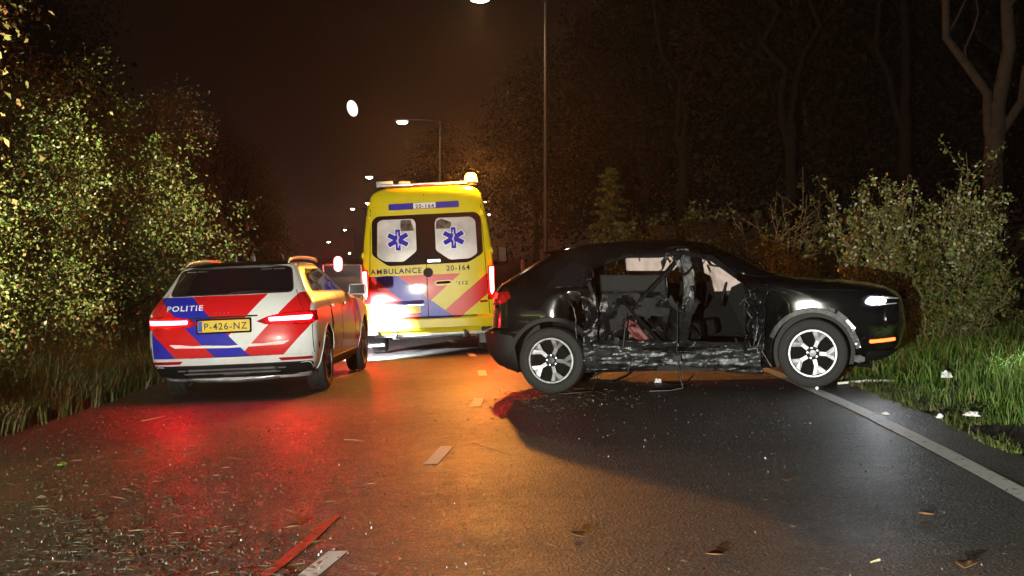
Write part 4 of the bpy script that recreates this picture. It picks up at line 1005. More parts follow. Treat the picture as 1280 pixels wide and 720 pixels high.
    # torn arch liner shards, silvery
    for i, (y, z, a, l_) in enumerate(((3.84, 0.62, 0.9, 0.07), (3.885, 0.52, 1.2, 0.06), (3.91, 0.43, 1.35, 0.05), (3.78, 0.70, 0.6, 0.06), (3.66, 0.765, 0.35, 0.05), (3.93, 0.28, 0.1, 0.05))):
        s_ = MB(); d = Vector((0, math.cos(-a), math.sin(-a))); n_ = Vector((0, -d.z, d.y)); c = Vector((0.885, y, z)); rr = random.Random(i)
        q = [c + d * (sx * l_) + n_ * (sy * 0.028 * rr.uniform(0.6, 1.4)) + Vector((rr.uniform(-0.012, 0.02), 0, 0)) for sx, sy in ((-1, -1), (0, -1.2), (1, -0.6), (1, 0.8), (0, 1), (-1, 0.7))]
        s_.add([p for p in q] + [p - Vector((0.006, 0, 0)) for p in q], [(0, 1, 2, 3, 4, 5), (11, 10, 9, 8, 7, 6)] + [(k, k + 6, (k + 1) % 6 + 6, (k + 1) % 6) for k in range(6)]); obj('liner_shard', s_, M['silver'] if i in (0, 2) else M['liner'], root)
    # hanging cables
    for i, pts in enumerate(([(0.80, 1.62, 0.80), (0.86, 1.60, 0.6), (0.86, 1.57, 0.38), (0.84, 1.56, 0.27)], [(0.82, 1.95, 0.52), (0.86, 1.75, 0.44), (0.88, 1.66, 0.30), (0.87, 1.62, 0.22)], [(0.72, 2.14, 0.9), (0.83, 2.14, 0.6), (0.88, 2.13, 0.42), (0.885, 2.15, 0.16), (0.90, 2.18, 0.03), (0.95, 2.05, 0.012), (0.97, 1.85, 0.012)], [(0.85, 1.3, 0.16), (0.95, 1.25, 0.02), (1.02, 1.0, 0.012), (1.0, 0.9, 0.012)], [(0.85, 2.5, 0.46), (0.88, 2.44, 0.3), (0.87, 2.40, 0.2)])):
        c = MB(); c.tube(pts, 0.008, 6); obj('hanging_cable', c, M['seal'], root, 60)
    ct = MB(); ct.box((0.90, 2.135, 0.335), (0.02, 0.045, 0.035), None, 0.01); obj('cable_connector', ct, M['black_plastic'], root)
    ub = MB(); ub.box((0, 2.0, 0.24), (0.66, 1.0, 0.05), None, 0.02); obj('underbody', ub, M['black_plastic'], root)
    for y in AX:
        for s in (-1, 1): wheel(root, (s * 0.795, y, RW), RW, 0.225, 0.234, s, 'five')
    lamp('headlight_beam', 'SPOT', (0.72, 4.33, 0.83), 450, (0.95, 0.97, 1.0), root, 0.04, (0.05, 1, 0.06), 100, 0.6)
    return root

wreck = build_wreck()
# heading: local +Y -> world (cos, sin); rear axle near-side wheel at the photo's place
yaw_w = R(-90 - 14)
place(wreck, 1.92, 15.25, yaw_w, (0.0, 2.15, 0))

# ================================================================== VEGETATION
def leaf_verts(pos, nrm, size, rng):
    """folded four-cornered leaves at pos facing nrm"""
    n = len(pos); nrm = nrm / (np.linalg.norm(nrm, axis=1, keepdims=True) + 1e-9)
    r = rng.normal(size=(n, 3)); a = np.cross(nrm, r); a /= (np.linalg.norm(a, axis=1, keepdims=True) + 1e-9); b = np.cross(nrm, a)
    L = (size * rng.uniform(0.6, 1.3, n))[:, None]; W = L * rng.uniform(0.45, 0.7, n)[:, None]; fold = L * rng.uniform(0.05, 0.25, n)[:, None]
    v = np.stack([pos - a * L * 0.5, pos + b * W * 0.5 + nrm * fold, pos + a * L * 0.5 - nrm * fold * 0.4, pos - b * W * 0.5 + nrm * fold], axis=1)
    return v.reshape(-1, 3)

def leaves_mesh(name, v):
    n = len(v) // 4; return np_mesh(name, v, np.arange(4 * n), np.full(n, 4))

def crown_mesh(name, lobes, clusters, per, size, seed, spread=0.26, droop=0.0):
    rng = np.random.default_rng(seed); lob = np.array(lobes, float); wts = lob[:, 3] ** 2; wts /= wts.sum()
    k = rng.choice(len(lob), clusters, p=wts); d = rng.normal(size=(clusters, 3)); d /= np.linalg.norm(d, axis=1, keepdims=True)
    rad = lob[k, 3] * (1 - 0.55 * rng.random(clusters) ** 1.6)
    bumps = 1 + 0.18 * np.sin(d[:, 0] * 7 + k) * np.cos(d[:, 2] * 6 + 2 * k)
    c = lob[k, :3] + d * (rad * bumps)[:, None] * np.array([1, 1, 1.05])
    # irregular twigs that leave the outline
    out = rng.random(clusters) < 0.12; c[out] += d[out] * rng.uniform(0.1, 0.55, out.sum())[:, None]
    ids = np.repeat(np.arange(clusters), per); sg = rng.uniform(0.5, 1.3, clusters)[ids] * spread
    p = c[ids] + rng.normal(size=(len(ids), 3)) * sg[:, None] * np.array([1, 1, 0.7])
    p[:, 2] -= droop * rng.random(len(ids))
    nr = d[ids] * 0.7 + rng.normal(size=(len(ids), 3)) * 0.7 + np.array([0, 0, 0.35])
    p[:, 2] = np.maximum(p[:, 2], 0.06)
    return leaves_mesh(name, leaf_verts(p, nr, size, rng))

def limb(mb, p0, p1, r0, r1, seed, n=7, sides=7, wob=0.10):
    rr = random.Random(seed); p0, p1 = Vector(p0), Vector(p1); L = (p1 - p0).length; pts = []
    for i in range(n):
        t = i / (n - 1); w = Vector((rr.uniform(-1, 1), rr.uniform(-1, 1), rr.uniform(-0.3, 0.3))) * wob * L * math.sin(math.pi * t) * 0.6
        pts.append(p0.lerp(p1, t) + w)
    mb.tube(pts, [r0 + (r1 - r0) * i / (n - 1) for i in range(n)], sides); return pts

def trunk_mesh(lobes, r, seed):
    mb = MB(); rr = random.Random(seed); cz = min(l[2] for l in lobes); pts = limb(mb, (0, 0, -0.15), (0.1, 0.05, cz * 1.05), r * 1.25, r * 0.75, seed, 8, 10, 0.04)
    for i, l in enumerate(lobes):
        p = pts[-1 - (i % 3)]; q = limb(mb, p, (l[0] * 0.85, l[1] * 0.85, l[2] + l[3] * 0.3), r * 0.5, r * 0.12, seed + i + 1, 7, 6)
        for j in range(3):
            e_ = Vector((l[0], l[1], l[2])) + Vector((rr.uniform(-1, 1), rr.uniform(-1, 1), rr.uniform(-0.2, 1))) * l[3] * 0.8; limb(mb, q[3 + j % 3], e_, r * 0.18, 0.008, seed * 7 + i * 3 + j, 6, 5)
    return mb.mesh('trunk', 60)

def G_stops(seed):
    return {'green': [(0.0, (0.030, 0.052, 0.010)), (0.4, (0.060, 0.095, 0.016)), (0.7, (0.095, 0.125, 0.024)), (0.88, (0.13, 0.12, 0.03)), (0.95, (0.14, 0.065, 0.022)), (1.0, (0.17, 0.16, 0.08))],
            'brown': [(0.0, (0.060, 0.055, 0.015)), (0.4, (0.105, 0.085, 0.024)), (0.75, (0.15, 0.095, 0.03)), (1.0, (0.19, 0.10, 0.04))],
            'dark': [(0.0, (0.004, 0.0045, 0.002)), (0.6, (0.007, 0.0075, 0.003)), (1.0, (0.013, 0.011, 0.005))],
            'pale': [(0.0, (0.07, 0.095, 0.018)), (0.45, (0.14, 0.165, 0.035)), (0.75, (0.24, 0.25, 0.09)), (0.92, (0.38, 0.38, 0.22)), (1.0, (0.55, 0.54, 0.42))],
            'grass': [(0.0, (0.045, 0.10, 0.014)), (0.5, (0.08, 0.17, 0.022)), (0.85, (0.13, 0.20, 0.035)), (1.0, (0.22, 0.20, 0.08))],
            'straw': [(0.0, (0.045, 0.075, 0.014)), (0.45, (0.075, 0.11, 0.022)), (0.8, (0.12, 0.125, 0.04)), (1.0, (0.19, 0.155, 0.075))]}[seed]
M['leaf_green'] = island_mat('green_leaves', G_stops('green'), 0.5, 0.3, 0.25, 0.7)
M['leaf_brown'] = island_mat('brown_leaves', G_stops('brown'), 0.45, 0.4, 0.2)
M['leaf_unlit'] = island_mat('unlit_leaves', G_stops('dark'), 0.8, 0.08, 0.1)  # near-black leaf colour stands for the wood being unlit
M['leaf_lit'] = island_mat('lit_leaves', G_stops('pale'), 0.4, 0.45, 0.22)  # leaf tones whitened for the strong light on these bushes
M['grass'] = island_mat('grass_blades', G_stops('grass'), 0.5, 0.3, 0.2)
M['straw'] = island_mat('tall_grass_blades', G_stops('straw'), 0.55, 0.3, 0.25)

def lobes_shrub(seed, w, h, n=7, low=0.35):
    rr = random.Random(seed); out = []
    for i in range(n):
        t = i / (n - 1); a = rr.uniform(0, 6.28); rad = w * (0.55 - 0.30 * t); out.append((math.cos(a) * rad, math.sin(a) * rad, h * (low * 0.5 + (0.84 - low * 0.3) * t), w * rr.uniform(0.40, 0.58) * (1 - 0.25 * t)))
    return out

SH = []
for i, (w, h) in enumerate(((2.5, 4.6), (2.4, 5.2), (2.6, 4.2))):
    lb = lobes_shrub(20 + i, w, h, 9, 0.2); SH.append((crown_mesh('shrub_crown', lb, 1150, 54, 0.056, 50 + i, 0.17), trunk_mesh(lb, 0.09, 11 + i)))
TL = []
for i, (w, h) in enumerate(((3.6, 10.5), (4.2, 12.5))):
    lb = lobes_shrub(33 + i, w, h, 10, 0.45); TL.append((crown_mesh('tree_crown', lb, 1300, 22, 0.13, 70 + i, 0.33), trunk_mesh(lb, 0.19, 31 + i)))
lb = [(0, 0, 4.2, 2.4), (1.2, 0.4, 5.6, 2.2), (-1.4, -0.3, 5.9, 2.3), (0.2, 0.2, 7.6, 2.3), (0.9, -0.6, 9.2, 1.8), (-0.7, 0.5, 10.6, 1.7)]
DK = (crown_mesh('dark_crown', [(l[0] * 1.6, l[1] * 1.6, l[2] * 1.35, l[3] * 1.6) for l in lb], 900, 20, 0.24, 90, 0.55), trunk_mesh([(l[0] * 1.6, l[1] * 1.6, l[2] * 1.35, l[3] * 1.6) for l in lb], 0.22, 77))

def tree(name, pair, x, y, rz, sc, mat, label, cat='tree', group=None):
    root = empty(name, (x, y, gz(x, y) - 0.02), (0, 0, rz)); root.scale = (sc, sc, sc)
    c = bpy.data.objects.new('crown', pair[0]); COL.objects.link(c); c.parent = root
    if not pair[0].materials: pair[0].materials.append(mat)
    c.material_slots[0].link = 'OBJECT'; c.material_slots[0].material = mat
    t = bpy.data.objects.new('trunk', pair[1]); COL.objects.link(t); t.parent = root
    if not pair[1].materials: pair[1].materials.append(M['bark'])
    return tag(root, label, cat, group)

# left-hand side, from the camera forwards
LEFT = [('leafy_shrub', SH[0], -9.2, 13.2, 0.3, 1.05, 'leaf_green', 'green and yellow leafy shrub behind the tall roadside grass, first of the row', 'shrub'),
        ('leafy_shrub', SH[1], -7.9, 16.6, 1.9, 1.0, 'leaf_green', 'broad bright green shrub behind the tall grass, left of the police car', 'shrub'),
        ('leafy_shrub', SH[2], -7.15, 20.6, 4.0, 1.05, 'leaf_green', 'yellow-green shrub leaning towards the rear of the police car', 'shrub'),
        ('leafy_shrub', SH[0], -7.35, 25.6, 2.6, 1.15, 'leaf_green', 'green shrub beside the bonnet of the police car', 'shrub'),
        ('leafy_shrub', SH[1], -8.2, 31.0, 5.2, 1.1, 'leaf_brown', 'dim brownish shrub behind the police car, ahead of the green ones', 'shrub'),
        ('tall_tree', TL[0], -9.4, 17.8, 0.5, 0.95, 'leaf_brown', 'tall amber-lit tree rising over the near green shrubs', 'tree'),
        ('tall_tree', TL[1], -9.9, 24.0, 2.0, 0.85, 'leaf_brown', 'tall dim brown tree behind the green shrubs by the police car', 'tree'),
        ('roadside_tree', TL[0], -9.6, 40.0, 4.2, 0.55, 'leaf_brown', 'low brown tree lit by the street lamps, beyond the police car', 'tree'),
        ('roadside_tree', TL[1], -10.9, 54.0, 1.0, 0.58, 'leaf_brown', 'reddish brown tree overhanging the road edge beside the ambulance', 'tree'),
        ('roadside_tree', TL[0], -13.6, 72.0, 3.0, 0.72, 'leaf_brown', 'far brown tree at the left bend of the road', 'tree')]
for n_, pr, x, y, rz, sc, mt, lab, cat in LEFT: tree(n_, pr, x, y, rz, sc, M[mt], lab, cat, 'roadside trees and shrubs on the left verge')
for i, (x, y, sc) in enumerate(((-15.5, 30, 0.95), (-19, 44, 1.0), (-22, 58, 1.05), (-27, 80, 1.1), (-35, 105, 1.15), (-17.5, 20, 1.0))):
    tree('dark_tree', DK, x, y, 1.3 * i, sc, M['leaf_unlit'], ['tall near-black tree behind the amber-lit tree and the brownish shrub', 'tall dark tree beyond the low brown tree, left of the road', 'tall dark tree behind the reddish brown overhanging tree', 'far dark tree behind the brown tree at the left bend', 'farthest dark tree of the left-hand wood', 'tall dark tree standing behind the amber-lit tall tree'][i], 'tree', 'dark wood behind the left-hand shrubs')
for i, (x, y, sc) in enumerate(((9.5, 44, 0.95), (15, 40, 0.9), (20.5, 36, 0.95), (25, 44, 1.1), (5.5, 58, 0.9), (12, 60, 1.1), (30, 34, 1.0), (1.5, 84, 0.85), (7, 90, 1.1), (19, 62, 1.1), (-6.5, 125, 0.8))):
    tree('dark_tree', DK, x, y, 2.1 * i + 0.4, sc, M['leaf_unlit'], ['tall near-black tree behind the slim bare trunks above the wrecked car', 'tall near-black tree between the slim bare trunks and the forked trunk', 'tall near-black tree behind the forked bare trunk', 'tall near-black tree deep in the wood beyond the forked trunk', 'tall near-black tree behind the small conifer', 'tall near-black tree in the second row above the wrecked car', 'tall near-black tree past the forked trunk at the end of the wood', 'dark tree beside the road past the first street lamp pole', 'far dark tree behind the one beside the street lamp pole', 'far dark tree in the third row of the right-hand wood', 'farthest dark tree where the road disappears'][i], 'tree', 'dark wood behind the wrecked car')

# bare trunks of the wood on the right
M['unlit_bark'] = simple('unlit_bark', (0.006, 0.0045, 0.0035), 0.95, spec=0.15, vary=0.4, scale=7, bmp=0.9, bscale=22)  # bark colour darkened for trunks out of the light
def bare_tree(x, y, h, r, forks, seed, label, mat='unlit_bark'):
    root = empty('bare_tree', (x, y, gz(x, y) - 0.02)); mb = MB(); rr = random.Random(seed)
    z1 = h * 0.42; limb(mb, (0, 0, -0.2), (0.03, 0, z1), r * 1.25, r * 0.95, seed, 10, 12, 0.02); obj('trunk', mb, M[mat], root, 60)
    for i, (dx, dy, dz, z0, rf) in enumerate(forks):
        b = MB(); q = limb(b, (0.0, 0, z0), (dx, dy, z0 + dz), r * rf, r * rf * 0.45, seed + i + 3, 9, 9, 0.09)
        for j in range(5):
            p = q[3 + j]; limb(b, p, p + Vector((rr.uniform(-1.2, 1.2), rr.uniform(-0.8, 0.8), rr.uniform(0.5, 1.8))), r * 0.16, 0.01, seed * 3 + i * 5 + j, 6, 5)
        obj('limb', b, M[mat], root, 60)
    return tag(root, label, 'tree', 'bare trunks in the wood')
bare_tree(8.45, 25, 9.4, 0.17, [(-1.2, 0.3, 4.4, 3.0, 0.6), (0.25, 0.2, 5.2, 3.6, 0.8), (1.5, -0.2, 4.2, 2.9, 0.55)], 5, 'forked bare tree trunk standing behind the bush coloured as strongly lit', 'bark')
bare_tree(9.9, 36, 12, 0.15, [(-1.4, 0.3, 6, 4.5, 0.6), (0.4, 0.2, 6.5, 5.0, 0.8)], 15, 'slim bare trunk dim in the wood above the bonnet of the wrecked car')
bare_tree(7.4, 38, 12, 0.14, [(-0.9, 0.3, 6, 4.2, 0.7), (1.0, 0.2, 5.5, 4.8, 0.6)], 25, 'slim bare trunk dim in the wood above the roof of the wrecked car')
bare_tree(12.6, 34, 12, 0.13, [(-0.7, 0.3, 6, 4.6, 0.7), (1.3, 0.2, 5.5, 4.9, 0.6)], 35, 'thin bare trunk beside the forked tree, deep in the wood')
bare_tree(5.0, 42, 12, 0.13, [(-0.8, 0.3, 6, 4.4, 0.7), (0.8, 0.2, 5.8, 4.9, 0.6)], 45, 'thin bare trunk dim in the wood behind the conifer')

# stemmed bushes on the right verge
def stem_bush(name, x, y, nst, h, spread, leaf, per, mat, seed, label, lean=(0, 0), cat='bush', group=None, base=0.25, up=0.55):
    root = empty(name, (x, y, gz(x, y) - 0.02)); rng = np.random.default_rng(seed); rr = random.Random(seed); st = MB(); P_ = []; N_ = []
    for i in range(nst):
        a = rr.uniform(0, 6.283); hh = h * rr.uniform(up, 1.05); ex = spread * rr.uniform(0.3, 1.0)
        p0 = Vector((math.cos(a) * base * rr.random(), math.sin(a) * base * rr.random(), -0.05)); p1 = Vector((math.cos(a) * ex + lean[0], math.sin(a) * ex + lean[1], hh))
        q = limb(st, p0, p1, 0.011, 0.003, seed + i, 9, 5, 0.09); chains = [(q, 1.0)]
        for j in range(6):
            p = q[2 + j]; L = hh * rr.uniform(0.14, 0.34); d = Vector((rr.uniform(-1, 1), rr.uniform(-1, 1), rr.uniform(0.1, 1.0))).normalized(); chains.append((limb(st, p, p + d * L, 0.006, 0.002, seed * 5 + i * 9 + j, 6, 4, 0.08), 0.7))
        for ch, wgt in chains:
            m_ = int(per * wgt); t = rng.random(m_) ** 0.75 * (len(ch) - 1) * 0.98 + 0.02; k = np.minimum(t.astype(int), len(ch) - 2); fr = (t - k)[:, None]; ca = np.array([list(p) for p in ch])
            P_.append(ca[k] * (1 - fr) + ca[k + 1] * fr + rng.normal(size=(m_, 3)) * leaf * 0.75); N_.append(rng.normal(size=(m_, 3)) + np.array([0, -0.4, 0.5]))
    P_ = np.concatenate(P_); P_[:, 2] = np.maximum(P_[:, 2], 0.05)
    obj('stems', st, M['twig'], root, 60); lm = leaves_mesh('foliage', leaf_verts(P_, np.concatenate(N_), leaf, rng)); obj('foliage', lm, mat, root)
    return tag(root, label, cat, group)
for i, (x, y, h, lab) in enumerate(((-5.75, 10.9, 0.62, 'low dark brown weed bush at the road edge, nearest the litter patch'), (-5.5, 12.2, 0.70, 'low reddish brown weed bush on the left verge beside the litter patch'), (-5.35, 13.6, 0.62, 'low dark weed bush on the left verge behind the police car'), (-6.6, 12.3, 0.85, 'tallest dark weed bush at the foot of the green shrubs'))):
    stem_bush('weed_bush', x, y, 26, h, 0.75, 0.05, 46, M['leaf_brown'], 60 + i, lab, group='weed bushes on the left verge', base=0.7, up=0.6)
gr = 'bushes on the right verge'
stem_bush('verge_bush', 4.75, 19.2, 18, 2.35, 0.85, 0.058, 52, M['leaf_lit'], 3, 'bush with upright sprigs, leaves coloured as strongly lit, behind the bonnet of the wrecked car', group=gr)
stem_bush('verge_bush', 5.75, 18.4, 20, 2.5, 0.85, 0.058, 58, M['leaf_lit'], 4, 'upright bush, leaves coloured as strongly lit, beside the headlight of the wrecked car', group=gr)
stem_bush('verge_bush', 5.3, 17.4, 18, 1.35, 0.95, 0.055, 60, M['leaf_green'], 5, 'low yellow-green bush in front of the nose of the wrecked car', group=gr)
stem_bush('verge_bush', 3.9, 21.2, 12, 1.75, 0.8, 0.055, 26, M['leaf_green'], 6, 'dim green bush with thin branches by the windscreen of the wrecked car', group=gr)
stem_bush('verge_bush', 7.3, 20.4, 12, 1.6, 0.9, 0.06, 30, M['leaf_green'], 7, 'dark green bush at the foot of the forked trunk', group=gr)
stem_bush('verge_bush', 7.3, 17.6, 12, 1.0, 0.9, 0.055, 36, M['leaf_green'], 8, 'low dark bush at the end of the grass verge', group=gr)
stem_bush('verge_bush', 4.5, 22.8, 12, 2.7, 0.7, 0.045, 20, M['leaf_green'], 9, 'thin tall sprigs rising behind the pale bush', group=gr)
stem_bush('verge_bush', 8.2, 18.5, 7, 2.8, 0.5, 0.055, 40, M['leaf_lit'], 10, 'leafy sprig coloured as strongly lit at the side of the forked trunk', group=gr)
for i, (x, y, h) in enumerate(((3.9, 31.0, 2.5), (5.2, 33.5, 2.2), (2.9, 34.5, 2.3), (6.6, 31.0, 1.9))):
    stem_bush('olive_bush', x, y, 16, h, 1.0, 0.08, 40, M['leaf_green'], 20 + i, ['dim olive bush behind the roof of the wrecked car', 'dim olive bush behind the windscreen pillar of the wrecked car', 'dim olive bush behind the tailgate of the wrecked car', 'dim olive bush between the pale bush and the wrecked car'][i], group='olive bushes behind the wrecked car')
def conifer(x, y, h, label):
    root = empty('conifer', (x, y, gz(x, y) - 0.02)); t = MB(); t.tube([(0, 0, -0.1), (0.02, 0, h * 0.5), (0, 0.02, h)], [0.07, 0.045, 0.01], 7); rng = np.random.default_rng(8); P_ = []; N_ = []
    for i in range(46):
        z = h * (0.10 + 0.88 * i / 46); a = i * 2.4; L = 0.30 * (h - z) + 0.12; d = np.array([math.cos(a), math.sin(a), -0.10]); t.tube([(0, 0, z), tuple(d * L * 0.6 + np.array([0, 0, z])), tuple(d * L + np.array([0, 0, z + 0.08 * L]))], [0.012, 0.008, 0.003], 4)
        m_ = int(60 + 130 * L); s = rng.random(m_); P_.append(np.array([0, 0, z]) + d * (L * s)[:, None] + rng.normal(size=(m_, 3)) * np.array([0.07, 0.07, 0.03])); N_.append(rng.normal(size=(m_, 3)) * 0.5 + np.array([0, 0, 1]))
    obj('trunk', t, M['bark'], root, 60); obj('crown', leaves_mesh('crown', leaf_verts(np.concatenate(P_), np.concatenate(N_), 0.11, rng)), M['leaf_green'], root); tag(root, label, 'tree')
conifer(2.75, 40.0, 4.1, 'small layered conifer dim beside the street lamp pole')

# grass
def blades(name, pts, hgt, wid, mat, seed, label, lean=0.35):
    rng = np.random.default_rng(seed); p = np.array(pts); n = len(p); h = np.array(hgt) * rng.uniform(0.55, 1.15, n); a = rng.uniform(0, 6.283, n); b = rng.uniform(0, 6.283, n); ln = h * lean * rng.uniform(0.1, 1.4, n)
    s = np.stack([np.cos(a), np.sin(a), np.zeros(n)], 1) * wid * rng.uniform(0.6, 1.3, n)[:, None]; d = np.stack([np.cos(b), np.sin(b), np.zeros(n)], 1) * ln[:, None]
    up = np.array([0, 0, 1.0])
    m1 = p + d * 0.25 + up * (h * 0.55)[:, None]; tip = p + d + up * (h * (1 - 0.25 * np.minimum(1, ln / h)))[:, None]
    v = np.stack([p - s, p + s, m1 + s * 0.8, m1 - s * 0.8, tip], 1).reshape(-1, 3); base = (np.arange(n) * 5)[:, None]
    f = (base + np.array([[0, 1, 2, 3, 3, 2, 4]])).ravel(); sz = np.tile([4, 3], n)
    return tag(obj(name, np_mesh(name, v, f, sz), mat), label, 'grass', kind='stuff')
rr = random.Random(99)
pts = []; hg = []
while len(pts) < 46000:
    y = rr.uniform(-7, 27); o = rr.random() ** 1.3 * 3.8; x = xl(y) - 0.02 - o + 0.15 * rr.gauss(0, 1)
    if x > xl(y) + 0.02: continue
    k = 0.5 + 0.9 * (mnoise.noise(Vector((x * 0.7, y * 0.5, 3))) + 0.5)
    hh = (0.34 + 0.75 * sm(0.2, 1.6, o)) * k + 0.14
    if o < 0.7: hh = 0.16 + 0.22 * k + 0.22 * o
    if y < 7: hh = 0.66 + 0.40 * sm(0.3, 1.3, o) + 0.08 * k  # unseen near grass kept tall to shade the low verge
    pts.append((x, y, gz(x, y) - 0.04)); hg.append(min(1.25, hh))
blades('tall_grass', pts, hg, 0.008, M['straw'], 1, 'tall yellow-green grass along the left verge', 0.45)
pts = []; hg = []
for i in range(4200):  # weed bank out of view, added to block the lamp low down
    y = rr.uniform(1.2, 2.6); x = rr.uniform(xl(y) - 1.5, xl(y) + 0.06); z = gz(x, y) - 0.03
    pts.append((x, y, z)); hg.append((0.385 + 0.05 * mnoise.noise(Vector((x * 3, y * 3, 0))) - z) / 0.9)
blades('shadow_weeds', pts, hg, 0.016, M['straw'], 6, 'unseen dense weeds added to shade the low left verge', 0.10)
pts = []; hg = []
while len(pts) < 26000:
    y = rr.uniform(6.5, 24); o = rr.random() ** 0.85 * 4.5; x = road_right(y) + 0.02 + o
    if mnoise.noise(Vector((x * 1.3, y * 1.3, 8))) < -0.25 + 0.35 * (1 - sm(0, 0.7, o)): continue
    if y < 12.0 and o < 0.5 * (1 - (y - 7) / 6) + 0.15 * mnoise.noise(Vector((x * 2, y * 2, 1))): continue
    pts.append((x, y, gz(x, y) - 0.03)); hg.append(0.10 + 0.26 * sm(0, 1.2, o) * (0.6 + 0.8 * (mnoise.noise(Vector((x * 0.9, y * 0.9, 5))) + 0.5)))
blades('verge_grass', pts, hg, 0.006, M['grass'], 2, 'short green grass on the right verge by the white edge line', 0.6)

pts = []; hg = []
while len(pts) < 5200:
    y = rr.uniform(5.5, 20); o = abs(rr.gauss(0, 0.28)); x = road_right(y) - 0.04 + o
    if mnoise.noise(Vector((x * 2.1, y * 1.6, 4))) < -0.08: continue
    pts.append((x, y, gz(x, y) - 0.02)); hg.append(rr.uniform(0.03, 0.12))
blades('dry_grass', pts, hg, 0.006, M['straw'], 4, 'short dry grass fringing the right edge of the asphalt', 1.3)

# ================================================================== STREET LAMPS, MOON, FAR LIGHTS
M['lamp_glow'] = emit('lit_street_lamp', (1.0, 0.72, 0.40), 260.0)
M['far_glow'] = emit('lit_far_lamp', (1.0, 0.88, 0.70), 14.0)
def street_lamp(px, py, d, arm, energy, label):
    lx, lz = (px - CX) * d / FPX, HC + (HY - py) * d / FPX; bx = lx + arm; bz = gz(bx, d)
    root = empty('street_lamp', (bx, d, bz)); h = lz - bz
    p = MB(); p.tube([(0, 0, -0.1), (0, 0, 1.2), (0, 0, 1.25), (0, 0, h + 0.15)], [0.085, 0.085, 0.06, 0.038], 10); po = obj('pole', p, M['dull_pole'], root, 40)
    dr = MB(); dr.box((0, -0.087, 0.75), (0.035, 0.006, 0.16), None, 0.003); obj('access_door', dr, M['galv'], po)
    a = MB(); a.tube([(0, 0, h - 0.05), (-0.15 * math.copysign(1, arm), 0, h + 0.12), (-arm * 0.5, 0, h + 0.20), (-arm + 0.2 * math.copysign(1, arm), 0, h + 0.17)], [0.035, 0.032, 0.028, 0.025], 8); obj('arm', a, M['dull_pole'], root, 50)
    hd = MB(); hd.box((-arm, 0, h + 0.15), (0.34, 0.13, 0.055), None, 0.05); ho = obj('lamp_head', hd, M['galv'], root, 50)
    n = 10; ln = MB(); rings = []
    for k in range(6):
        t = k / 5 * math.pi / 2; rings.append([(-arm + 0.26 * math.cos(t) * math.cos(2 * math.pi * i / 14), 0.11 * math.cos(t) * math.sin(2 * math.pi * i / 14), h + 0.095 - 0.13 * math.sin(t)) for i in range(14)])
    vs = [q for r_ in rings for q in r_]; ln.add(vs, [(k * 14 + i, k * 14 + (i + 1) % 14, (k + 1) * 14 + (i + 1) % 14, (k + 1) * 14 + i) for k in range(5) for i in range(14)]); obj('lamp_lens', ln, M['lamp_glow'], ho, 60)
    if energy: lamp('street_light', 'SPOT', (-arm, 0, h - 0.10), energy, (1.0, 0.57, 0.25), root, 0.16, (0, 0, -1), 168, 1.0)
    return tag(root, label, 'street lamp', 'street lamps along the road')
street_lamp(600, 3, 36, 1.66, 1700, 'lit street lamp on a thin pole behind the wrecked car, arm over the road')
street_lamp(503, 155, 71, 1.9, 2000, 'lit street lamp second along the road, above the left of the ambulance roof')
street_lamp(462, 223, 118, 1.9, 1700, 'lit street lamp third along the road, beside the ambulance roof edge')
street_lamp(460, 255, 180, 1.9, 0, 'lit far street lamp beside the left edge of the ambulance')
street_lamp(441, 262, 205, 1.9, 0, 'lit far street lamp between the moon and the red signal lamp')
street_lamp(431, 288, 260, 1.9, 0, 'lit far street lamp just above the red signal lamp')
street_lamp(411, 303, 300, 1.9, 0, 'lit far street lamp above the bonnet of the police car')
street_lamp(606, 253, 190, -1.6, 0, 'lit far street lamp past the right edge of the ambulance, the higher one')
street_lamp(610.6, 269, 230, -1.6, 0, 'lit far street lamp past the right edge of the ambulance, the lower one')
street_lamp(437, 317, 330, 1.9, 0, 'faint low street lamp at the end of the road')

d = 3000.0
bm = bmesh.new(); bmesh.ops.create_uvsphere(bm, u_segments=24, v_segments=14, radius=1)
me = bpy.data.meshes.new('moon'); bm.to_mesh(me); bm.free(); shade(me, 180)
moon = obj('moon', me, emit('moonlit_surface', (1.0, 0.97, 0.90), 1.6)); moon.location = ((441 - CX) * d / FPX, d, HC + (HY - 136) * d / FPX); moon.scale = (11.0, 11.0, 17.5); moon.rotation_euler = (0, R(-16), 0)
tag(moon, 'white gibbous moon in the dark sky above the police car', 'moon')

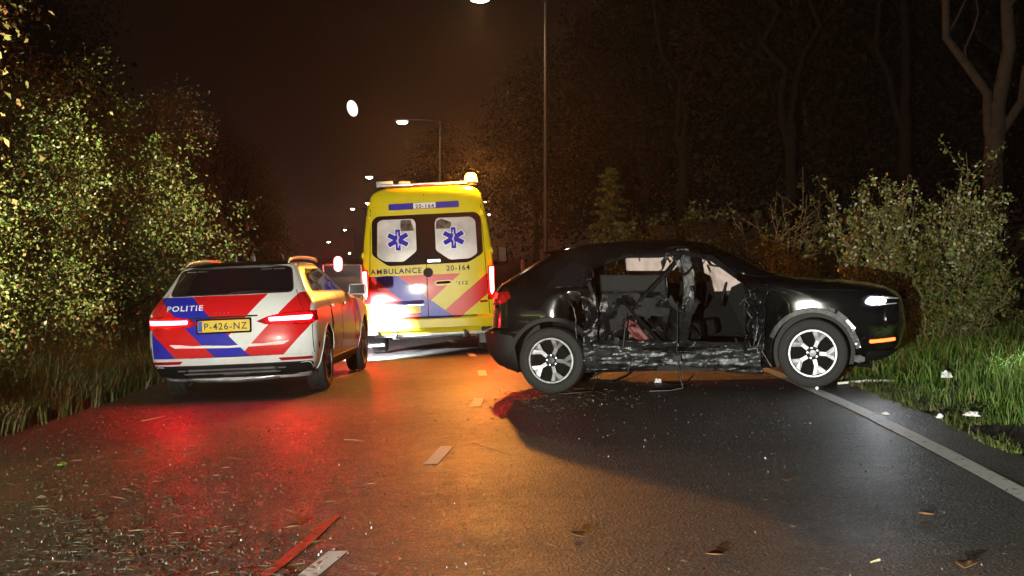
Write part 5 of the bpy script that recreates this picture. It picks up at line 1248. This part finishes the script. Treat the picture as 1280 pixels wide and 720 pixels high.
# red signal lamp on a frame beyond the police car
def signal():
    y = 34.0; X_ = lambda px: (px - CX) * y / FPX; Z_ = lambda py: HC + (HY - py) * y / FPX
    x0, x1, xm = X_(404), X_(451.5), X_(423); g = gz(x0, y); root = empty('barrier_lamp', (xm, y, g))
    f = MB(); zt = Z_(331) - g; f.tube([(x0 - xm, 0, -0.05), (x0 - xm, 0, zt), (x1 - xm, 0, zt), (x1 - xm, 0, -0.05)], 0.011, 8); fo = obj('frame', f, M['galv'], root, 40)
    ft = MB(); ft.box(((x0 + x1) / 2 - xm, 0, 0.03), ((x1 - x0) / 2 + 0.1, 0.10, 0.03), None, 0.01); obj('foot', ft, M['black_plastic'], root)
    def caps(rx, rz, ya, yb):
        n = 28; o = []
        for k in range(n):
            a = 2 * math.pi * k / n; o.append((rx * math.cos(a), zt + 0.02 + (rz - rx) * (1 if math.sin(a) > 0 else -1) * (1 if abs(math.sin(a)) > 1e-6 else 0) + rx * math.sin(a)))
        return MB().prism(o, ya, yb, 'y')
    obj('lamp_board', caps(0.095, 0.175, -0.07, -0.03), M['rim_glow'], root); obj('lamp_panel', caps(0.065, 0.145, -0.082, -0.06), M['tail_red'], root)
    l = MB(); n = 20; l.prism([(0.05 * math.cos(2 * math.pi * k / n), zt + 0.09 + 0.05 * math.sin(2 * math.pi * k / n)) for k in range(n)], -0.10, -0.08, 'y'); obj('lamp_lens', l, M['sig_glow'], root)
    lamp('signal_light', 'POINT', (0, -0.25, zt + 0.1), 220, (1, 0.03, 0.03), root, 0.05)
    return tag(root, 'red lamp with white rim on a thin frame, between police car and ambulance', 'signal lamp')
M['rim_glow'] = emit('lit_white_rim', (1.0, 0.55, 0.55), 1.4); M['sig_glow'] = emit('lit_red_signal', (1.0, 0.12, 0.12), 14.0)
signal()
mk = empty('marker_post', (0.25, 33, gz(0.25, 33))); b = MB(); b.tube([(0, 0, -0.05), (0, 0, 1.45)], [0.045, 0.04], 10); obj('post', b, M['tail_red'], mk, 40); b = MB(); b.tube([(0, 0, 1.20), (0, 0, 1.46)], [0.0475, 0.0445], 10); obj('reflector', b, M['white_print'], mk, 40)
tag(mk, 'thin red marker post between the ambulance and the wrecked car', 'post')

# ================================================================== DEBRIS
M['litter'] = island_mat('plant_litter', [(0.0, (0.02, 0.015, 0.010)), (0.45, (0.045, 0.032, 0.018)), (0.7, (0.08, 0.068, 0.03)), (0.92, (0.13, 0.11, 0.06)), (0.985, (0.20, 0.19, 0.14)), (1.0, (0.5, 0.5, 0.48))], 0.6, 0.4)
M['shards'] = island_mat('glass_crumbs', [(0.0, (0.05, 0.055, 0.055)), (0.8, (0.16, 0.17, 0.17)), (1.0, (0.75, 0.77, 0.77))], 0.25, 0.5)
def litter(name, spots, mat, seed, label):
    rng = random.Random(seed); mb = MB()
    for (x, y, s, kind) in spots:
        z = gz(x, y) + 0.012; a = rng.uniform(0, 6.283); c, sn = math.cos(a), math.sin(a)
        if kind == 0:      # straw, a thin raised blade
            L, W, H = s * rng.uniform(0.8, 2.6), s * 0.16, s * rng.uniform(0.0, 0.3)
            q = [(-L, -W, 0), (L, -W * 0.4, H), (L, W * 0.4, H), (-L, W, 0), (0, 0, H * 0.5 + W)]
            mb.add([(x + p[0] * c - p[1] * sn, y + p[0] * sn + p[1] * c, z + p[2]) for p in q], [(0, 1, 4), (1, 2, 4), (2, 3, 4), (3, 0, 4)])
        elif kind == 1:    # curled leaf
            q = [(-s, 0, 0), (0, -s * 0.55, s * rng.uniform(0.1, 0.5)), (s, 0, s * 0.1), (0, s * 0.55, s * rng.uniform(0.0, 0.6))]
            mb.add([(x + p[0] * c - p[1] * sn, y + p[0] * sn + p[1] * c, z + p[2]) for p in q], [(0, 1, 2), (0, 2, 3)])
        else:              # clod or crumb
            r_ = s * 0.5; q = [(r_ * rng.uniform(0.5, 1.2) * math.cos(k * 1.2566), r_ * rng.uniform(0.5, 1.2) * math.sin(k * 1.2566), -0.01) for k in range(5)] + [(r_ * rng.uniform(-0.4, 0.4), r_ * rng.uniform(-0.4, 0.4), r_ * rng.uniform(0.25, 0.5))]
            mb.add([(x + p[0] * c - p[1] * sn, y + p[0] * sn + p[1] * c, z + p[2]) for p in q], [(k, (k + 1) % 5, 5) for k in range(5)])
    me = bpy.data.meshes.new(name); me.from_pydata(mb.v, [], mb.f)
    return tag(obj(name, me, mat), label, 'debris', kind='stuff')
rr = random.Random(5); sp = []
while len(sp) < 4300:
    px, py = rr.uniform(-120, 640), 505 + 260 * rr.random() ** 1.0
    wgt = math.exp(-((px - 130) / 190) ** 2) * (0.35 + 0.65 * sm(0.30, 0.62, mnoise.noise(Vector((px * 0.012, py * 0.03, 2))) * 0.9 + 0.5)) + 0.035
    if rr.random() > wgt: continue
    x, y = G(px, py)
    if x < xl(y) - 0.1: continue
    k = rr.random(); sp.append((x, y, rr.uniform(0.006, 0.022) * (2.0 if rr.random() < 0.07 else 1), 0 if k < 0.55 else (1 if k < 0.72 else 2)))
while len(sp) < 4700:
    px, py = rr.uniform(560, 1290), rr.uniform(490, 730); x, y = G(px, py)
    if x > road_right(y): continue
    k = rr.random(); sp.append((x, y, rr.uniform(0.005, 0.018), 0 if k < 0.5 else (1 if k < 0.75 else 2)))
while len(sp) < 5300:      # under the rear of the wreck
    px, py = rr.gauss(700, 45), rr.gauss(499, 10)
    if py < 485: continue
    x, y = G(px, py); k = rr.random(); sp.append((x, y, rr.uniform(0.008, 0.03), 0 if k < 0.5 else (1 if k < 0.7 else 2)))
litter('road_litter', sp, M['litter'], 6, 'straw, leaves and clods strewn over the asphalt')
sp = []
while len(sp) < 95:
    px, py = rr.gauss(880, 120), 478 + abs(rr.gauss(0, 55)); x, y = G(px, py)
    if py > 715 or x > 5: continue
    sp.append((x, y, rr.uniform(0.006, 0.016), 2))
while len(sp) < 260:
    px, py = rr.uniform(0, 640), rr.uniform(500, 720); x, y = G(px, py)
    if x < xl(y): continue
    sp.append((x, y, rr.uniform(0.005, 0.012), 2))
litter('glass_crumbs', sp, M['shards'], 8, 'crumbs of broken glass scattered on the road')

def crumpled(name, px, py, sx, sy, sz, mat, seed, label, cat, group=None, lift=0.0):
    x, y = G(px, py); bm = bmesh.new(); bmesh.ops.create_icosphere(bm, subdivisions=3, radius=1)
    for v in bm.verts:
        n_ = v.co.normalized(); k = 0.75 + 0.5 * mnoise.noise(n_ * 1.7 + Vector((seed, 0, 0))) - 0.3 * abs(mnoise.noise(n_ * 4 + Vector((0, seed, 0)))); v.co = Vector((n_.x * sx * k, n_.y * sy * k, max(-0.15, n_.z) * sz * k + sz * 0.15))
    me = bpy.data.meshes.new(name); bm.to_mesh(me); bm.free(); shade(me, 35); o = obj(name, me, mat); o.location = (x, y, gz(x, y) + 0.004 + lift); o.rotation_euler = (0, 0, seed * 1.3)
    return tag(o, label, cat, group)
M['white_scrap'] = simple('white_scrap', (0.70, 0.70, 0.70), 0.55, vary=0.25, scale=14, bmp=0.4, bscale=30)
g_ = 'white scraps on the right verge'
crumpled('crumpled_scrap', 1184, 489, 0.10, 0.06, 0.065, M['white_scrap'], 1, 'largest crumpled white scrap, lying deep in the verge grass', 'litter', g_, 0.12)
crumpled('crumpled_scrap', 1217, 526, 0.085, 0.05, 0.04, M['white_scrap'], 2, 'flat white scrap at the front edge of the verge grass', 'litter', g_, 0.03)
crumpled('crumpled_scrap', 1176, 527, 0.04, 0.035, 0.04, M['white_scrap'], 3, 'small round white scrap on the bare soil beside the grass', 'litter', g_, 0.02)
crumpled('crumpled_scrap', 1108, 519, 0.045, 0.03, 0.022, M['white_scrap'], 4, 'small white scrap lying beside the white edge line', 'litter', g_)
crumpled('white_shard', 823, 479, 0.05, 0.03, 0.05, M['white_scrap'], 5, 'white plastic shard under the torn sill of the wrecked car', 'debris')
crumpled('torn_weed', 76, 583, 0.075, 0.05, 0.03, island_mat('weed', [(0, (0.06, 0.16, 0.015)), (1, (0.13, 0.26, 0.03))]), 6, 'small green tuft of torn weed on the asphalt', 'plant')
M['dry_leaf'] = simple('dry_leaf', (0.17, 0.085, 0.035), 0.6, vary=0.4, scale=30)
M['straw_stick'] = simple('straw_stick', (0.30, 0.25, 0.14), 0.7, vary=0.3)
def fallen_leaf(px, py, s, mat, label, seed):
    x, y = G(px, py); vs = []; fs = []; n = 9
    for i in range(n):
        t = i / (n - 1); w = s * 0.36 * math.sin(math.pi * t ** 0.8) + 0.001; zc = s * 0.30 * (t - 0.35) ** 2
        vs += [(s * (t - 0.5), -w, zc + w * 0.55), (s * (t - 0.5), 0, zc), (s * (t - 0.5), w, zc + w * 0.4)]
    for i in range(n - 1): fs += [(i * 3, i * 3 + 1, i * 3 + 4, i * 3 + 3), (i * 3 + 1, i * 3 + 2, i * 3 + 5, i * 3 + 4)]
    o = obj('fallen_leaf', MB().add(vs, fs), mat, None, 60); o.location = (x, y, gz(x, y) + 0.012); o.rotation_euler = (0, 0, seed * 1.1); thicken(o, 0.0015)
    return tag(o, label, 'leaf', 'fallen leaves on the road')
for i, (px, py, s, lab) in enumerate(((1212, 713, 0.13, 'big curled brown leaf by the twig shadow at the edge line'), (722, 674, 0.10, 'pale curled leaf on the asphalt between the lane dashes and the wrecked car'), (895, 699, 0.09, 'dark brown leaf alone on the bare asphalt'), (958, 629, 0.07, 'thin dry leaf lying on the dark asphalt'), (1160, 648, 0.09, 'flat brown leaf close to the white edge line'), (365, 664, 0.10, 'tan leaf beside the red streak on the road'), (985, 604, 0.09, 'dark leaf midway between wrecked car and edge line'))):
    fallen_leaf(px, py, s, M['dry_leaf'], lab, i + 1)
def twig(px0, py0, px1, py1, r, mat, label, h=0.02, seed=1, cat='twig'):
    (x0, y0), (x1, y1) = G(px0, py0), G(px1, py1); b = MB(); limb(b, (0, 0, r), (x1 - x0, y1 - y0, gz(x1, y1) - gz(x0, y0) + h), r, r * 0.5, seed, 8, 6, 0.05)
    o = obj('twig', b, mat, None, 60); o.location = (x0, y0, gz(x0, y0) + 0.006); return tag(o, label, cat, 'twigs and stalks on the road')
twig(1102, 705, 1090, 706, 0.008, M['straw_stick'], 'short straw stalk beside the big curled leaf', 0.0, 1)
twig(80, 580, 100, 578, 0.008, M['twig'], 'dark twig beside the green weed tuft', 0.01, 2)
twig(430, 551, 452, 554, 0.004, M['straw_stick'], 'straw stalk right of the litter patch behind the police car', 0.01, 3)
twig(176, 528, 205, 524, 0.005, M['straw_stick'], 'pale broken stalk behind the left wheel of the police car', 0.02, 4)
twig(590, 556, 640, 572, 0.004, M['twig'], 'thin dark twig beside the second lane dash', 0.01, 5)
# the stalk on the right verge whose shadow falls across the edge line
sx_, sy_ = G(1248, 612); st = empty('verge_stalk', (sx_ + 0.55, sy_ + 0.35, gz(sx_ + 0.55, sy_ + 0.35))); b = MB(); limb(b, (0, 0, -0.03), (0.05, 0.03, 0.62), 0.012, 0.004, 3, 8, 6, 0.06); limb(b, (0.02, 0.01, 0.25), (-0.12, 0.05, 0.5), 0.007, 0.003, 4, 6, 5); limb(b, (0.03, 0.01, 0.3), (0.16, -0.04, 0.55), 0.007, 0.003, 5, 6, 5); obj('stem', b, M['twig'], st, 60)
tag(st, 'forked dry stalk standing at the bare edge of the right verge', 'stalk')
# broken undertray in front of the wreck's wheel
def bit(name, pts, r, mat, label, cat='car part', flat=0.35):
    P3 = []
    for (px, py, h) in pts:
        x, y = G(px, py); P3.append(Vector((x, y, gz(x, y) + h)))
    b = MB(); c = P3[0].copy(); b.tube([p - c for p in P3], r, 8)
    for i, v in enumerate(b.v): b.v[i] = v
    o = obj(name, b, mat, None, 50); o.location = c; return tag(o, label, cat, 'broken car parts on the road')
bit('broken_trim', [(1018, 484, 0.05), (1040, 477, 0.10), (1065, 470, 0.13), (1090, 468, 0.09)], 0.022, M['black_plastic'], 'broken black trim strip lying before the front wheel of the wrecked car')
bit('broken_trim', [(1022, 488, 0.02), (1032, 480, 0.06), (1040, 473, 0.07)], 0.016, M['silver'], 'short silvery broken trim piece beside the front wheel of the wrecked car')
bit('broken_trim', [(1048, 482, 0.02), (1085, 480, 0.03), (1120, 479, 0.02)], 0.014, M['white_scrap'], 'white broken strip lying under the nose of the wrecked car')
bit('broken_trim', [(738, 478, 0.02), (765, 480, 0.02), (782, 474, 0.03), (800, 466, 0.10)], 0.016, M['black_plastic'], 'bent black strip lying between the rear wheel and sill of the wrecked car')
bit('broken_trim', [(828, 480, 0.01), (842, 483, 0.01), (858, 480, 0.01), (868, 474, 0.05)], 0.007, M['seal'], 'thin bent cable lying under the middle of the wrecked car')

# ================================================================== HEADLIGHTS OF THE VEHICLE STANDING BEHIND THE CAMERA
for hx, hy, hh, en, tgt, ang, bl, sx in ((-6.2, -2.0, 0.72, 290000, (-7.75, 16.0, 1.4), 46, 1.0, 0.45), (-2.3, -3.5, 0.95, 18500, (3.8, 18, 1.9), 76, 1.0, 1.0)):
    o = lamp('vehicle_headlight', 'SPOT', (hx, hy, gz(hx, hy) + hh), en, (1.0, 0.99, 0.84), None, 0.05, Vector(tgt) - Vector((hx, hy, gz(hx, hy) + hh)), ang, bl)
    o.scale = (sx, 1, 1)        # beam squeezed sideways to light the shrubs and spare the police car

# ================================================================== HAZE
hz = MB(); hz.box((0, 440, 13), (640, 520, 17)); hzo = obj('haze', hz)
m = bpy.data.materials.new('haze'); m.use_nodes = True; nt = m.node_tree; nt.nodes.clear()
out = nt.nodes.new('ShaderNodeOutputMaterial'); pv = nt.nodes.new('ShaderNodeVolumePrincipled'); pv.inputs['Density'].default_value = 0.00065; pv.inputs['Color'].default_value = (0.92, 0.78, 0.64, 1); pv.inputs['Anisotropy'].default_value = 0.78
nt.links.new(pv.outputs[0], out.inputs['Volume']); hzo.data.materials.append(m); tag(hzo, 'thin night haze over the whole road', 'haze', kind='stuff')
